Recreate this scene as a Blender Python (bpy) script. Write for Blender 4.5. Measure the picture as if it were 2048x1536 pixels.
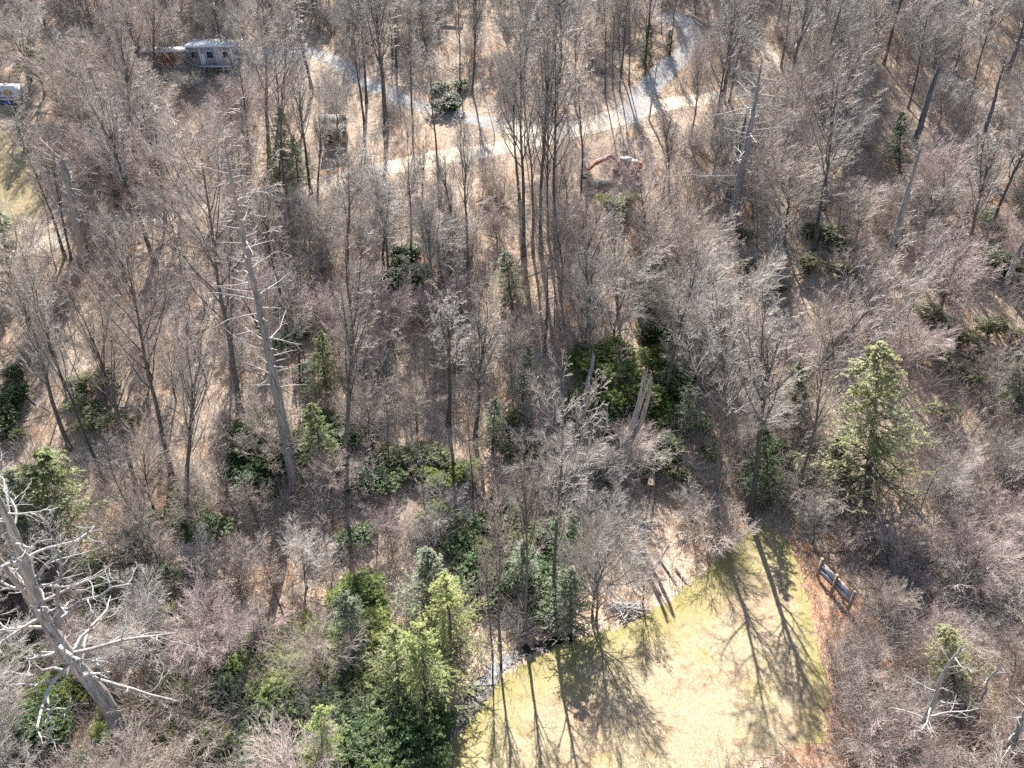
import bpy, math, random
import numpy as np
from mathutils import Vector, Matrix, Euler

for o in list(bpy.data.objects): bpy.data.objects.remove(o)
SC = bpy.context.scene
COL = SC.collection
R = math.radians
rng = np.random.default_rng(11)
random.seed(5)

# ------------------------------------------------------------------ camera
CAMZ, PITCH, F = 53.0, R(31.0), 1400.0        # F in pixels of a 2048 wide picture
cam = bpy.data.cameras.new('camera'); cam.sensor_width = 36; cam.lens = F / 2048 * 36
cam.clip_start = 0.5; cam.clip_end = 2500
camo = bpy.data.objects.new('camera', cam); COL.objects.link(camo)
camo.location = (0, 0, CAMZ); camo.rotation_euler = (R(90) - PITCH, 0, 0)
SC.camera = camo

# ------------------------------------------------------------------ light
SUN_EL, SUN_AZ = 49.0, -5.0                    # azimuth from +Y, negative = to the left
w = bpy.data.worlds.new('World'); SC.world = w; w.use_nodes = True
nt = w.node_tree; bg = nt.nodes['Background']
sky = nt.nodes.new('ShaderNodeTexSky'); sky.sky_type = 'NISHITA'; sky.sun_disc = False
sky.sun_elevation = R(SUN_EL); sky.sun_rotation = R(SUN_AZ)
nt.links.new(sky.outputs[0], bg.inputs[0]); bg.inputs[1].default_value = 0.075
sl = bpy.data.lights.new('sun', 'SUN'); sl.energy = 5.0; sl.angle = R(0.5); sl.color = (1, 0.965, 0.91)
so = bpy.data.objects.new('sun', sl); COL.objects.link(so)
sv = Vector((math.sin(R(SUN_AZ)) * math.cos(R(SUN_EL)), math.cos(R(SUN_AZ)) * math.cos(R(SUN_EL)), math.sin(R(SUN_EL))))
so.rotation_euler = sv.to_track_quat('Z', 'Y').to_euler(); so.location = (0, 60, 120)
SC.view_settings.view_transform = 'Standard'; SC.view_settings.look = 'None'
SC.view_settings.exposure = 1.6; SC.view_settings.gamma = 1
SC.render.engine = 'CYCLES'
SC.cycles.use_denoising = False; SC.cycles.max_bounces = 4; SC.cycles.diffuse_bounces = 2; SC.cycles.transparent_max_bounces = 4

# ------------------------------------------------------------------ terrain + projection
def softplus(a, k): return np.logaddexp(0, a / k) * k
def TZ(x, y):
    x = np.asarray(x, float); y = np.asarray(y, float)
    z = 0.40 * softplus(y - 55, 3.5)
    amp = np.clip((y - 58) / 25, 0, 1)
    z = z + amp * (0.9 * np.sin(x * .055 + 1.3) * np.cos(y * .05) + 0.5 * np.sin(x * .13 + y * .09) + .25 * np.sin(x * .31 - y * .23 + 2))
    z = z + 0.12 * np.sin(x * .21 + 1) * np.sin(y * .17)
    return z
cp, sp = math.cos(PITCH), math.sin(PITCH)
def G(u, v):
    """ground point seen at pixel (u, v)"""
    a = (u - 1024) / F; b = (v - 768) / F
    d = np.array([a, cp - b * sp, -sp - b * cp])
    t = 20.0
    for i in range(4000):
        p = np.array([0, 0, CAMZ]) + d * t
        h = p[2] - TZ(p[0], p[1])
        if h < 0.005: break
        t += max(h * 0.6, .004)
        if t > 900: break
    return np.array([p[0], p[1], float(TZ(p[0], p[1]))])
def PX(p):
    p = np.asarray(p, float); x = p[..., 0]; y = p[..., 1]; z = p[..., 2] - CAMZ
    dep = y * cp - z * sp
    return 1024 + F * x / dep, 768 - F * (y * sp + z * cp) / dep, dep
def top_at(base, ut, vt):
    """point above the base, at the base's distance y, that projects to (ut, vt)"""
    a = (ut - 1024) / F; b = (vt - 768) / F
    d = np.array([a, cp - b * sp, -sp - b * cp]); t = base[1] / d[1]
    return np.array([0, 0, CAMZ]) + d * t
def poly_in(px, py, poly):
    ins = np.zeros(np.shape(px), bool); n = len(poly)
    for i in range(n):
        x1, y1 = poly[i]; x2, y2 = poly[(i + 1) % n]
        c = ((y1 > py) != (y2 > py)) & (px < (x2 - x1) * (py - y1) / (y2 - y1 + 1e-12) + x1)
        ins ^= c
    return ins
def poly_dist(px, py, pts):
    d = np.full(np.shape(px), 1e9)
    for (x1, y1), (x2, y2) in zip(pts[:-1], pts[1:]):
        L = (x2 - x1) ** 2 + (y2 - y1) ** 2 + 1e-9
        t = np.clip(((px - x1) * (x2 - x1) + (py - y1) * (y2 - y1)) / L, 0, 1)
        d = np.minimum(d, np.hypot(px - x1 - t * (x2 - x1), py - y1 - t * (y2 - y1)))
    return d
def wob(x, y):
    return (np.sin(x * 1.7 + 1.1 * np.sin(y * 1.3)) + np.sin(y * 2.3 + 1.7 * np.sin(x * .9 + 2)) + .8 * np.sin(x * 5.1 + y * 3.7) + .8 * np.sin(y * 6.3 - x * 4.1)) / 3.6

# ------------------------------------------------------------------ materials
def mat(name, c1, c2, scale=6, rough=.8, c3=None, rnd=0.0, detail=6, transl=0.0, bump=0.0, stretch=None, spec=.3, scale2=None, hue=0.0, lo=.35, hi=.65):
    m = bpy.data.materials.new(name); m.use_nodes = True; nt = m.node_tree; N = nt.nodes; L = nt.links
    b = N['Principled BSDF']; out = N['Material Output']
    tc = N.new('ShaderNodeTexCoord'); src = tc.outputs['Object']
    if stretch:
        mp = N.new('ShaderNodeMapping'); mp.inputs['Scale'].default_value = stretch; L.new(src, mp.inputs[0]); src = mp.outputs[0]
    n = N.new('ShaderNodeTexNoise'); n.inputs['Scale'].default_value = scale; n.inputs['Detail'].default_value = detail
    n.inputs['Roughness'].default_value = .65; L.new(src, n.inputs['Vector'])
    r = N.new('ShaderNodeValToRGB'); r.color_ramp.elements[0].position = lo; r.color_ramp.elements[1].position = hi
    r.color_ramp.elements[0].color = (*c1, 1); r.color_ramp.elements[1].color = (*c2, 1); L.new(n.outputs[0], r.inputs[0])
    col = r.outputs[0]
    if c3:
        n2 = N.new('ShaderNodeTexNoise'); n2.inputs['Scale'].default_value = scale2 or scale * .15; n2.inputs['Detail'].default_value = 4
        L.new(src, n2.inputs['Vector'])
        r2 = N.new('ShaderNodeValToRGB'); r2.color_ramp.elements[0].position = .48; r2.color_ramp.elements[1].position = .66
        L.new(n2.outputs[0], r2.inputs[0])
        mx = N.new('ShaderNodeMixRGB'); L.new(r2.outputs[0], mx.inputs[0]); L.new(col, mx.inputs[1]); mx.inputs[2].default_value = (*c3, 1); col = mx.outputs[0]
    if rnd:
        oi = N.new('ShaderNodeObjectInfo'); hs = N.new('ShaderNodeHueSaturation')
        mr = N.new('ShaderNodeMapRange'); mr.inputs['To Min'].default_value = 1 - rnd; mr.inputs['To Max'].default_value = 1 + rnd
        L.new(oi.outputs['Random'], mr.inputs[0]); L.new(mr.outputs[0], hs.inputs['Value'])
        if hue:
            ml = N.new('ShaderNodeMath'); ml.operation = 'MULTIPLY'; ml.inputs[1].default_value = 7.31; L.new(oi.outputs['Random'], ml.inputs[0])
            fr = N.new('ShaderNodeMath'); fr.operation = 'FRACT'; L.new(ml.outputs[0], fr.inputs[0])
            mh = N.new('ShaderNodeMapRange'); mh.inputs['To Min'].default_value = .5 - hue; mh.inputs['To Max'].default_value = .5 + hue
            L.new(fr.outputs[0], mh.inputs[0]); L.new(mh.outputs[0], hs.inputs['Hue'])
        L.new(col, hs.inputs['Color']); col = hs.outputs[0]
    L.new(col, b.inputs['Base Color']); b.inputs['Roughness'].default_value = rough; b.inputs['Specular IOR Level'].default_value = spec
    if bump:
        bp = N.new('ShaderNodeBump'); bp.inputs['Strength'].default_value = bump; bp.inputs['Distance'].default_value = .1
        L.new(n.outputs[0], bp.inputs['Height']); L.new(bp.outputs[0], b.inputs['Normal'])
    if transl:
        tr = N.new('ShaderNodeBsdfTranslucent'); ms = N.new('ShaderNodeMixShader'); ms.inputs[0].default_value = transl
        L.new(col, tr.inputs[0]); L.new(b.outputs[0], ms.inputs[1]); L.new(tr.outputs[0], ms.inputs[2]); L.new(ms.outputs[0], out.inputs[0])
    return m

def ground_mat(name, base, patches, grain=9.0, fleck=None, bumpd=.12):
    """base colour, then patches = [(scale, lo, hi, colour, amount)], then fine litter grain"""
    m = bpy.data.materials.new(name); m.use_nodes = True; nt = m.node_tree; N = nt.nodes; L = nt.links
    b = N['Principled BSDF']; b.inputs['Roughness'].default_value = .95; b.inputs['Specular IOR Level'].default_value = .15
    tc = N.new('ShaderNodeTexCoord'); src = tc.outputs['Object']
    rgb = N.new('ShaderNodeRGB'); rgb.outputs[0].default_value = (*base, 1); col = rgb.outputs[0]
    for i, (s, lo, hi, c, amt) in enumerate(patches):
        mp = N.new('ShaderNodeMapping'); mp.inputs['Location'].default_value = (i * 13.7, i * 7.1, i * 3.3); L.new(src, mp.inputs[0])
        n = N.new('ShaderNodeTexNoise'); n.inputs['Scale'].default_value = s; n.inputs['Detail'].default_value = 7; n.inputs['Roughness'].default_value = .62
        L.new(mp.outputs[0], n.inputs['Vector'])
        mr = N.new('ShaderNodeMapRange'); mr.inputs['From Min'].default_value = lo; mr.inputs['From Max'].default_value = hi; mr.inputs['To Max'].default_value = amt
        L.new(n.outputs[0], mr.inputs[0])
        mx = N.new('ShaderNodeMixRGB'); L.new(mr.outputs[0], mx.inputs[0]); L.new(col, mx.inputs[1]); mx.inputs[2].default_value = (*c, 1); col = mx.outputs[0]
    v = N.new('ShaderNodeTexVoronoi'); v.inputs['Scale'].default_value = grain; L.new(src, v.inputs['Vector'])
    sep = N.new('ShaderNodeSeparateColor'); L.new(v.outputs['Color'], sep.inputs[0])
    mr = N.new('ShaderNodeMapRange'); mr.inputs['To Min'].default_value = .62; mr.inputs['To Max'].default_value = 1.3; L.new(sep.outputs[0], mr.inputs[0])
    hs = N.new('ShaderNodeHueSaturation'); L.new(mr.outputs[0], hs.inputs['Value']); L.new(col, hs.inputs['Color']); col = hs.outputs[0]
    L.new(col, b.inputs['Base Color'])
    n = N.new('ShaderNodeTexNoise'); n.inputs['Scale'].default_value = 3.5; n.inputs['Detail'].default_value = 10; n.inputs['Roughness'].default_value = .7; L.new(src, n.inputs['Vector'])
    bp = N.new('ShaderNodeBump'); bp.inputs['Strength'].default_value = .7; bp.inputs['Distance'].default_value = bumpd
    L.new(n.outputs[0], bp.inputs['Height']); L.new(bp.outputs[0], b.inputs['Normal'])
    return m

M = {}
M['floor'] = ground_mat('forest_floor_litter', (.43, .335, .25), [(.07, .47, .62, (.36, .25, .165), .7), (.25, .54, .66, (.42, .21, .095), .65), (.9, .52, .66, (.16, .11, .08), .75), (1.7, .54, .68, (.54, .45, .35), .8), (4.5, .55, .68, (.14, .09, .06), .7)])
M['lawn'] = ground_mat('dormant_lawn_grass', (.32, .26, .165), [(.16, .47, .60, (.32, .225, .145), .9), (.3, .55, .64, (.29, .24, .10), .7), (.7, .53, .66, (.19, .125, .07), .75), (2.2, .5, .66, (.42, .34, .22), .7), (5.5, .56, .7, (.22, .16, .08), .5)], grain=14, bumpd=.05)
def add_green(m):
    nt = m.node_tree; N = nt.nodes; L = nt.links; b = N['Principled BSDF']; src = b.inputs['Base Color'].links[0].from_socket
    at = N.new('ShaderNodeAttribute'); at.attribute_name = 'green'; n = N.new('ShaderNodeTexNoise'); n.inputs['Scale'].default_value = .5; n.inputs['Detail'].default_value = 6
    tc = N.new('ShaderNodeTexCoord'); L.new(tc.outputs['Object'], n.inputs['Vector'])
    ad = N.new('ShaderNodeMath'); ad.operation = 'ADD'; L.new(at.outputs['Fac'], ad.inputs[0]); L.new(n.outputs[0], ad.inputs[1])
    mr = N.new('ShaderNodeMapRange'); mr.inputs['From Min'].default_value = .78; mr.inputs['From Max'].default_value = 1.5; mr.inputs['To Max'].default_value = .8; L.new(ad.outputs[0], mr.inputs[0])
    mx = N.new('ShaderNodeMixRGB'); L.new(mr.outputs[0], mx.inputs[0]); L.new(src, mx.inputs[1]); mx.inputs[2].default_value = (.225, .205, .065, 1); L.new(mx.outputs[0], b.inputs['Base Color'])
add_green(M['lawn'])
M['field'] = ground_mat('straw_field', (.36, .29, .16), [(.2, .45, .6, (.30, .21, .11), .8), (1.2, .5, .7, (.42, .35, .24), .8)], grain=10)
M['dirt'] = ground_mat('dirt_road_surface', (.57, .49, .38), [(.5, .45, .6, (.50, .41, .30), .8), (2, .5, .7, (.60, .53, .43), .7), (1.1, .56, .68, (.27, .19, .12), .6)], grain=8, bumpd=.06)
M['gravel'] = ground_mat('gravel_surface', (.38, .36, .34), [(.4, .45, .6, (.33, .28, .23), .8), (2, .5, .7, (.48, .46, .45), .8), (1.1, .57, .68, (.24, .18, .13), .6)], grain=10, bumpd=.05)
M['path'] = ground_mat('leafy_gravel_painted_shade', (.15, .13, .11), [(.8, .45, .6, (.09, .08, .065), .8), (3, .5, .7, (.22, .20, .17), .8)], grain=12, bumpd=.08)  # gravel colour darkened to stand in for shade the conifers do not cast
M['redbrush'] = ground_mat('dry_red_litter', (.36, .22, .14), [(.5, .45, .6, (.25, .13, .08), .7), (2, .5, .7, (.5, .38, .26), .7)], grain=10)
m = bpy.data.materials.new('dark_water'); m.use_nodes = True; b = m.node_tree.nodes['Principled BSDF']
b.inputs['Base Color'].default_value = (.012, .012, .012, 1); b.inputs['Specular IOR Level'].default_value = .15; b.inputs['Roughness'].default_value = .35; M['water'] = m  # near-black ditch water, with the evergreens' shadow put into its colour
n = m.node_tree.nodes.new('ShaderNodeTexNoise'); n.inputs['Scale'].default_value = 5; bp = m.node_tree.nodes.new('ShaderNodeBump'); bp.inputs['Strength'].default_value = .5
m.node_tree.links.new(n.outputs[0], bp.inputs['Height']); m.node_tree.links.new(bp.outputs[0], b.inputs['Normal'])

M['bark'] = mat('grey_brown_bark', (.055, .05, .046), (.16, .145, .13), 7, .9, rnd=.3, bump=.5, stretch=(1, 1, .25))
M['twig_grey'] = mat('grey_twigs', (.31, .275, .24), (.54, .49, .44), 1.5, .55, rnd=.2, spec=.5)
M['twig_pink'] = mat('mauve_twigs', (.35, .265, .24), (.55, .445, .41), 1.5, .55, rnd=.16, spec=.5)
M['twig_brown'] = mat('brown_twigs', (.29, .23, .19), (.53, .45, .39), 1.5, .6, rnd=.2, spec=.4)
M['deadwood'] = mat('weathered_dead_wood', (.10, .095, .09), (.42, .40, .38), 6, .85, c3=(.40, .32, .25), rnd=.1, bump=.6, stretch=(1.2, 1.2, .12), scale2=.6)
M['deadlimb'] = mat('bleached_dead_limbs', (.28, .27, .26), (.54, .52, .49), 5, .75, c3=(.36, .30, .24), bump=.4, scale2=.8)
M['midsnag'] = mat('slate_grey_dead_wood', (.13, .13, .135), (.32, .31, .31), 6, .85, bump=.6, stretch=(1.2, 1.2, .12))
M['darksnag'] = mat('charcoal_snag_wood', (.06, .06, .065), (.16, .16, .17), 6, .85, bump=.5, stretch=(1, 1, .15))
M['palelog'] = mat('pale_broken_log', (.38, .29, .2), (.62, .5, .37), 5, .85, bump=.5)
M['greylog'] = mat('grey_fallen_log', (.2, .18, .16), (.42, .38, .34), 5, .9, bump=.5)
M['brush'] = mat('undergrowth_twigs', (.27, .205, .175), (.50, .42, .37), .35, .75, c3=(.38, .36, .335), scale2=.12)
M['redstalk'] = mat('dry_red_stalks', (.30, .165, .10), (.52, .36, .25), .6, .8)
def leaf(name, a, b, t=.35, rough=.5, spec=.4): return mat(name, a, b, 1.4, rough, rnd=.16, transl=t, spec=spec, hue=.015)
M['n_yellow'] = leaf('yellow_green_needles', (.36, .38, .15), (.64, .63, .34), .5)
M['n_green'] = leaf('green_needles', (.12, .165, .055), (.29, .34, .13), .45)
M['n_dark'] = leaf('dark_green_needles', (.04, .07, .028), (.13, .17, .07), .35)
M['n_sage'] = leaf('sage_green_needles', (.22, .26, .16), (.42, .46, .32), .45)
M['n_lime'] = leaf('lime_green_needles', (.31, .37, .11), (.57, .61, .26), .5)
M['l_dark'] = leaf('dark_laurel_leaves', (.03, .06, .015), (.09, .14, .04), .3, .5, .35)
M['l_bright'] = leaf('bright_laurel_leaves', (.11, .145, .03), (.26, .31, .085), .45, .5, .3)
M['l_olive'] = leaf('olive_laurel_leaves', (.09, .10, .045), (.22, .23, .11), .4, .5, .3)
def plain(name, c, rough=.6, metal=0, s=8, d=.8): 
    mm = mat(name, tuple(x * d for x in c), c, s, rough); mm.node_tree.nodes['Principled BSDF'].inputs['Metallic'].default_value = metal; return mm
M['white'] = plain('white_painted_metal', (.78, .79, .82), .4)
M['greywall'] = plain('lavender_grey_siding', (.36, .36, .42), .7)
M['orange'] = plain('rusty_orange_boards', (.42, .13, .03), .8, d=.5)
M['glass'] = plain('dark_window_glass', (.03, .035, .05), .1)
M['amber'] = plain('amber_blind', (.5, .28, .06), .6, d=.7)
M['blue'] = plain('blue_plastic', (.04, .13, .45), .5)
M['red'] = plain('orange_red_paint', (.46, .13, .07), .45, d=.75)
M['steel'] = plain('dark_steel', (.08, .075, .07), .5)
M['cabgrey'] = plain('grey_cab_paint', (.5, .49, .47), .45)
M['roofold'] = plain('weathered_grey_roofing', (.17, .15, .135), .85, d=.85, s=14)
M['wood'] = plain('weathered_timber', (.36, .26, .18), .85, d=.6, s=5)
M['newwood'] = plain('pale_timber', (.5, .4, .3), .8, d=.75, s=5)
M['slate'] = plain('blue_grey_panel', (.36, .40, .52), .6, d=.75)
M['tinroof'] = plain('dull_tin_roofing', (.30, .285, .26), .7, d=.85, s=14)
M['stone'] = plain('pale_stone', (.45, .43, .4), .9, d=.7)
M['concrete'] = plain('pale_concrete', (.55, .54, .53), .9, d=.85)
M['pole'] = plain('sun_bleached_pole_wood', (.42, .38, .34), .8, d=.7)
M['dark'] = plain('bay_shade_and_dark_parts', (.03, .028, .025), .9)  # near-black: paints the shed bay's shade, plain dark colour on other parts

# ------------------------------------------------------------------ mesh helpers
def mesh_from(name, V, Q, mats, midx=None, smooth=False):
    me = bpy.data.meshes.new(name); V = np.asarray(V, np.float32); Q = np.asarray(Q, np.int32); k = Q.shape[1]
    me.vertices.add(len(V)); me.vertices.foreach_set('co', V.ravel())
    me.loops.add(Q.size); me.loops.foreach_set('vertex_index', Q.ravel())
    me.polygons.add(len(Q)); me.polygons.foreach_set('loop_start', np.arange(len(Q), dtype=np.int32) * k)
    for mm in mats: me.materials.append(mm)
    if midx is not None: me.polygons.foreach_set('material_index', np.asarray(midx, np.int32))
    if smooth: me.polygons.foreach_set('use_smooth', np.ones(len(Q), bool))
    me.update(calc_edges=True); me.validate(); return me
class Acc:
    def __init__(s): s.V = []; s.Q = []; s.n = 0; s.mi = []
    def add(s, V, Q, mi=0):
        V = np.asarray(V, float).reshape(-1, 3); Q = np.asarray(Q, int).reshape(-1, 4)
        s.V.append(V); s.Q.append(Q + s.n); s.n += len(V); s.mi.append(np.full(len(Q), mi)); return s
    def tubes(s, P, rad, k, mi=0, cap=True):
        """P (N,S,3) polylines, rad (N,S)"""
        P = np.asarray(P, float); rad = np.asarray(rad, float)
        if P.ndim == 2: P = P[None]; rad = rad[None]
        N_, S_, _ = P.shape
        d = P[:, -1] - P[:, 0]; d /= np.linalg.norm(d, axis=1, keepdims=True) + 1e-9
        ref = np.where(np.abs(d[:, 2:3]) < .8, np.array([[0, 0, 1.]]), np.array([[1., 0, 0]]))
        u = np.cross(d, ref); u /= np.linalg.norm(u, axis=1, keepdims=True) + 1e-9; v = np.cross(d, u)
        a = np.arange(k) * 2 * np.pi / k
        off = np.cos(a)[None, :, None] * u[:, None, :] + np.sin(a)[None, :, None] * v[:, None, :]
        V = P[:, :, None, :] + rad[:, :, None, None] * off[:, None, :, :]
        base = (np.arange(N_) * S_ * k)[:, None, None]; ring = (np.arange(S_ - 1) * k)[None, :, None]; j = np.arange(k)[None, None, :]; j2 = (j + 1) % k
        q = np.stack([base + ring + j, base + ring + j2, base + ring + k + j2, base + ring + k + j], -1).reshape(-1, 4)
        s.add(V.reshape(-1, 3), q, mi)
        if cap and k >= 4 and N_ < 60:
            for i in range(N_):
                for off_ in (0, (S_ - 1) * k):
                    b0 = i * S_ * k + off_; c = P[i, 0] if off_ == 0 else P[i, -1]
                    ids = V.reshape(-1, 3)[b0:b0 + k]
                    qq = [[0, x, (x + 1) % k + 0, k] for x in range(k)]
                    VV = np.vstack([ids, c]); QQ = [[x, (x + 1) % k, k, k] for x in range(k)]
                    # fan built from quads that share the centre through pairs of rim edges
                    QQ = [[k, x, (x + 1) % k, (x + 2) % k] for x in range(0, k - 1, 2)] if k % 2 == 0 else [[k, x, (x + 1) % k, (x + 1) % k] for x in range(k)]
                    s.add(VV, QQ, mi)
        return s
    def box(s, c, size, rz=0, mi=0, rx=0, ry=0):
        x, y, z = np.asarray(size) / 2.
        V = np.array([[a, b, c_] for a in (-x, x) for b in (-y, y) for c_ in (-z, z)])
        Rm = np.array(Euler((rx, ry, rz)).to_matrix()); V = V @ Rm.T + np.asarray(c)
        return s.add(V, [[0, 1, 3, 2], [4, 6, 7, 5], [0, 4, 5, 1], [2, 3, 7, 6], [0, 2, 6, 4], [1, 5, 7, 3]], mi)
    def cyl(s, a, b, r, k=12, mi=0, r2=None):
        return s.tubes(np.array([[a, b]]), np.array([[r, r if r2 is None else r2]]), k, mi)
    def prism(s, pts, y0, y1, mi=0):
        """closed xz outline with an even number of points, extruded along y"""
        n = len(pts); V = [(x, y0, z) for x, z in pts] + [(x, y1, z) for x, z in pts]
        Q = [[i, (i + 1) % n, n + (i + 1) % n, n + i] for i in range(n)]
        for o in (0, n): 
            for i in range(1, n - 2, 2): Q.append([o, o + i, o + i + 1, o + i + 2])
        return s.add(V, Q, mi)
    def leaves(s, C, D, L, W, mi=0, fold=.25):
        """rhombic leaves: base at C, direction D, length L, width W"""
        C = np.asarray(C); D = D / (np.linalg.norm(D, axis=1, keepdims=True) + 1e-9); n = len(C)
        up = np.array([0, 0, 1.]) + rng.normal(0, .45, (n, 3)); S_ = np.cross(D, up); S_ /= np.linalg.norm(S_, axis=1, keepdims=True) + 1e-9
        U = np.cross(S_, D); L = np.broadcast_to(L, n)[:, None]; W = np.broadcast_to(W, n)[:, None]
        V = np.stack([C, C + D * L * .5 + S_ * W * .5 + U * W * fold, C + D * L - U * L * .12, C + D * L * .5 - S_ * W * .5 + U * W * fold], 1)
        return s.add(V.reshape(-1, 3), np.arange(n * 4).reshape(-1, 4), mi)
    def mesh(s, name, mats, smooth=False):
        return mesh_from(name, np.vstack(s.V), np.vstack(s.Q), mats, np.concatenate(s.mi), smooth)
def link(name, me, parent=None, loc=None):
    o = bpy.data.objects.new(name, me); COL.objects.link(o)
    if parent: o.parent = parent
    if loc is not None: o.location = loc
    return o
def thing(name, loc, label=None, cat=None, group=None, rz=0):
    o = bpy.data.objects.new(name, None); COL.objects.link(o); o.location = loc; o.rotation_euler = (0, 0, rz); o.empty_display_size = .3
    return tag(o, label, cat, group)
def tag(o, label=None, cat=None, group=None, kind=None):
    if label: o['label'] = label
    if cat: o['category'] = cat
    if group: o['group'] = group
    if kind: o['kind'] = kind
    return o

# ------------------------------------------------------------------ setting
def terrain():
    xs = np.concatenate([np.arange(-330, -110, 6.), np.arange(-110, 110, 1.0), np.arange(110, 331, 6.)])
    ys = np.concatenate([np.arange(-60, 14, 4.), np.arange(14, 190, 1.0), np.arange(190, 420, 5.)])
    X, Y = np.meshgrid(xs, ys); Z = TZ(X, Y); nx, ny = len(xs), len(ys)
    V = np.stack([X, Y, Z], -1).reshape(-1, 3)
    i, j = np.meshgrid(np.arange(nx - 1), np.arange(ny - 1)); a = (j * nx + i).ravel()
    o = link('ground', mesh_from('ground', V, np.stack([a, a + 1, a + nx + 1, a + nx], -1), [M['floor']], smooth=True))
    tag(o, 'leaf covered forest floor rising up the hillside', kind='structure')
terrain()
def sheet(name, fn, bbox, cell, off, m, label, kind='structure'):
    x0, x1, y0, y1 = bbox
    xs = np.arange(x0, x1, cell); ys = np.arange(y0, y1, cell); X, Y = np.meshgrid(xs, ys)
    keep = fn(X, Y)
    nx = len(xs)
    f = keep[:-1, :-1] & keep[1:, :-1] & keep[:-1, 1:] & keep[1:, 1:]
    jj, ii = np.nonzero(f); a = jj * nx + ii
    Q = np.stack([a, a + 1, a + nx + 1, a + nx], -1); used, inv = np.unique(Q, return_inverse=True)
    V = np.stack([X, Y, TZ(X, Y) + off], -1).reshape(-1, 3)[used]
    o = link(name, mesh_from(name, V, inv.reshape(-1, 4), [m], smooth=True)); tag(o, label, kind=kind); return o
def W2(pts): return [tuple(G(*p)[:2]) for p in pts]
def bb(pts, m=4): a = np.array(pts); return (a[:, 0].min() - m, a[:, 0].max() + m, a[:, 1].min() - m, a[:, 1].max() + m)
LAWN_PX = [(700, 1700), (830, 1536), (905, 1470), (960, 1410), (1000, 1350), (1070, 1310), (1150, 1275), (1240, 1250), (1330, 1205), (1400, 1150), (1435, 1110), (1480, 1070), (1530, 1045), (1575, 1065), (1605, 1140), (1622, 1220), (1642, 1310), (1662, 1400), (1652, 1480), (1560, 1512), (1400, 1560), (1200, 1700)]
LAWN = W2(LAWN_PX)
def in_lawn(x, y, m=0): return poly_in(x + (.45 * wob(x * .9, y * .8) + .3 * wob(x * 1.9, y * 2.3) + .3 * wob(x * 5, y * 6)), y + .3 * wob(y * 1.5 + 3, x * 1.4) + .25 * wob(y * 6, x * 5), LAWN)
lb = bb(LAWN, 1)
lo_ = sheet('lawn', in_lawn, lb, .2, .035, M['lawn'], 'straw and yellow green mown lawn beyond the wood edge')
FIELD = W2([(-120, 280), (0, 262), (40, 275), (75, 310), (85, 370), (95, 430), (60, 455), (0, 445), (-120, 470)])
sheet('field', lambda x, y: poly_in(x + .5 * wob(x, y), y + .5 * wob(y, x), FIELD), bb(FIELD, 2), .35, .04, M['field'], 'straw coloured field at the left edge')
def road(name, px, width, m, label, cell=.22, off=.03):
    P = W2(px)
    sheet(name, lambda x, y: poly_dist(x, y, P) < width / 2 + .22 * wob(x * .8, y * .7) + .3 * wob(x * 4.3, y * 4.9), bb(P, 5), cell, off, m, label); return P
ROADS = []
ROADS.append((road('gravel_road', [(500, 106), (560, 103), (620, 104), (665, 120), (700, 145), (755, 178), (810, 203), (880, 222), (950, 240), (1030, 256)], 3.6, M['gravel'], 'pale grey gravel road curving past the cabin'), 3.6))
ROADS.append((road('dirt_road', [(1030, 256), (1090, 262), (1130, 262), (1190, 250), (1240, 234), (1300, 216), (1360, 204), (1430, 196), (1480, 185)], 4.2, M['dirt'], 'sandy dirt road crossing below the utility pole', off=.035), 3.8))
ROADS.append((road('dirt_track', [(-40, 520), (90, 488), (190, 455), (280, 440), (390, 425), (500, 392), (640, 372), (740, 345), (830, 325), (900, 312), (980, 300), (1060, 284), (1130, 268)], 3.9, M['dirt'], 'narrow tan dirt track across the slope', off=.025), 3.3))
ROADS.append((road('driveway', [(1262, 232), (1275, 205), (1300, 172), (1330, 140), (1362, 112), (1382, 88), (1384, 62), (1368, 45), (1330, 36)], 4.4, M['gravel'], 'grey gravel driveway climbing to the top of the hill', off=.04), 4.4))
ROADS.append((road('path', [(1490, 62), (1515, 85), (1545, 115), (1562, 150)], 2.6, M['dirt'], 'short pale footpath near the top right of the wood'), 2.6))
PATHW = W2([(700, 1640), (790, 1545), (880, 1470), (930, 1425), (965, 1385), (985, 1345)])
sheet('footpath', lambda x, y: poly_dist(x, y, PATHW) < .95 + .3 * wob(x * 2, y * 2), bb(PATHW, 3), .2, .06, M['path'], 'grey leafy footpath with painted-in shade along the lawn edge')
CREEK = W2([(945, 1390), (985, 1345), (1030, 1310), (1090, 1290), (1150, 1272)])
sheet('creek_shade_water', lambda x, y: poly_dist(x, y, CREEK) < .7 + .55 * wob(x * 1.6, y * 1.6), bb(CREEK, 3), .2, .075, M['water'], 'small dark strip of painted evergreen shade and ditch water at the wood edge')  # dark sheet paints evergreen shadow together with a wet ditch
REDZ = W2([(1555, 1052), (1640, 1100), (1720, 1180), (1790, 1280), (1800, 1420), (1780, 1536), (1560, 1560), (1560, 1480), (1590, 1300), (1570, 1140)])
sheet('dry_verge', lambda x, y: poly_in(x + .5 * wob(x, y), y + .5 * wob(y, x), REDZ), bb(REDZ, 2), .25, .02, M['redbrush'], 'reddish dry verge beside the lawn')
PAD = W2([(392, 128), (480, 124), (500, 100), (600, 98), (615, 122), (500, 132), (470, 156), (392, 152)])
sheet('gravel_yard', lambda x, y: poly_in(x, y, PAD), bb(PAD, 2), .3, .05, M['gravel'], 'pale gravel yard in front of the grey cabin')

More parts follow.
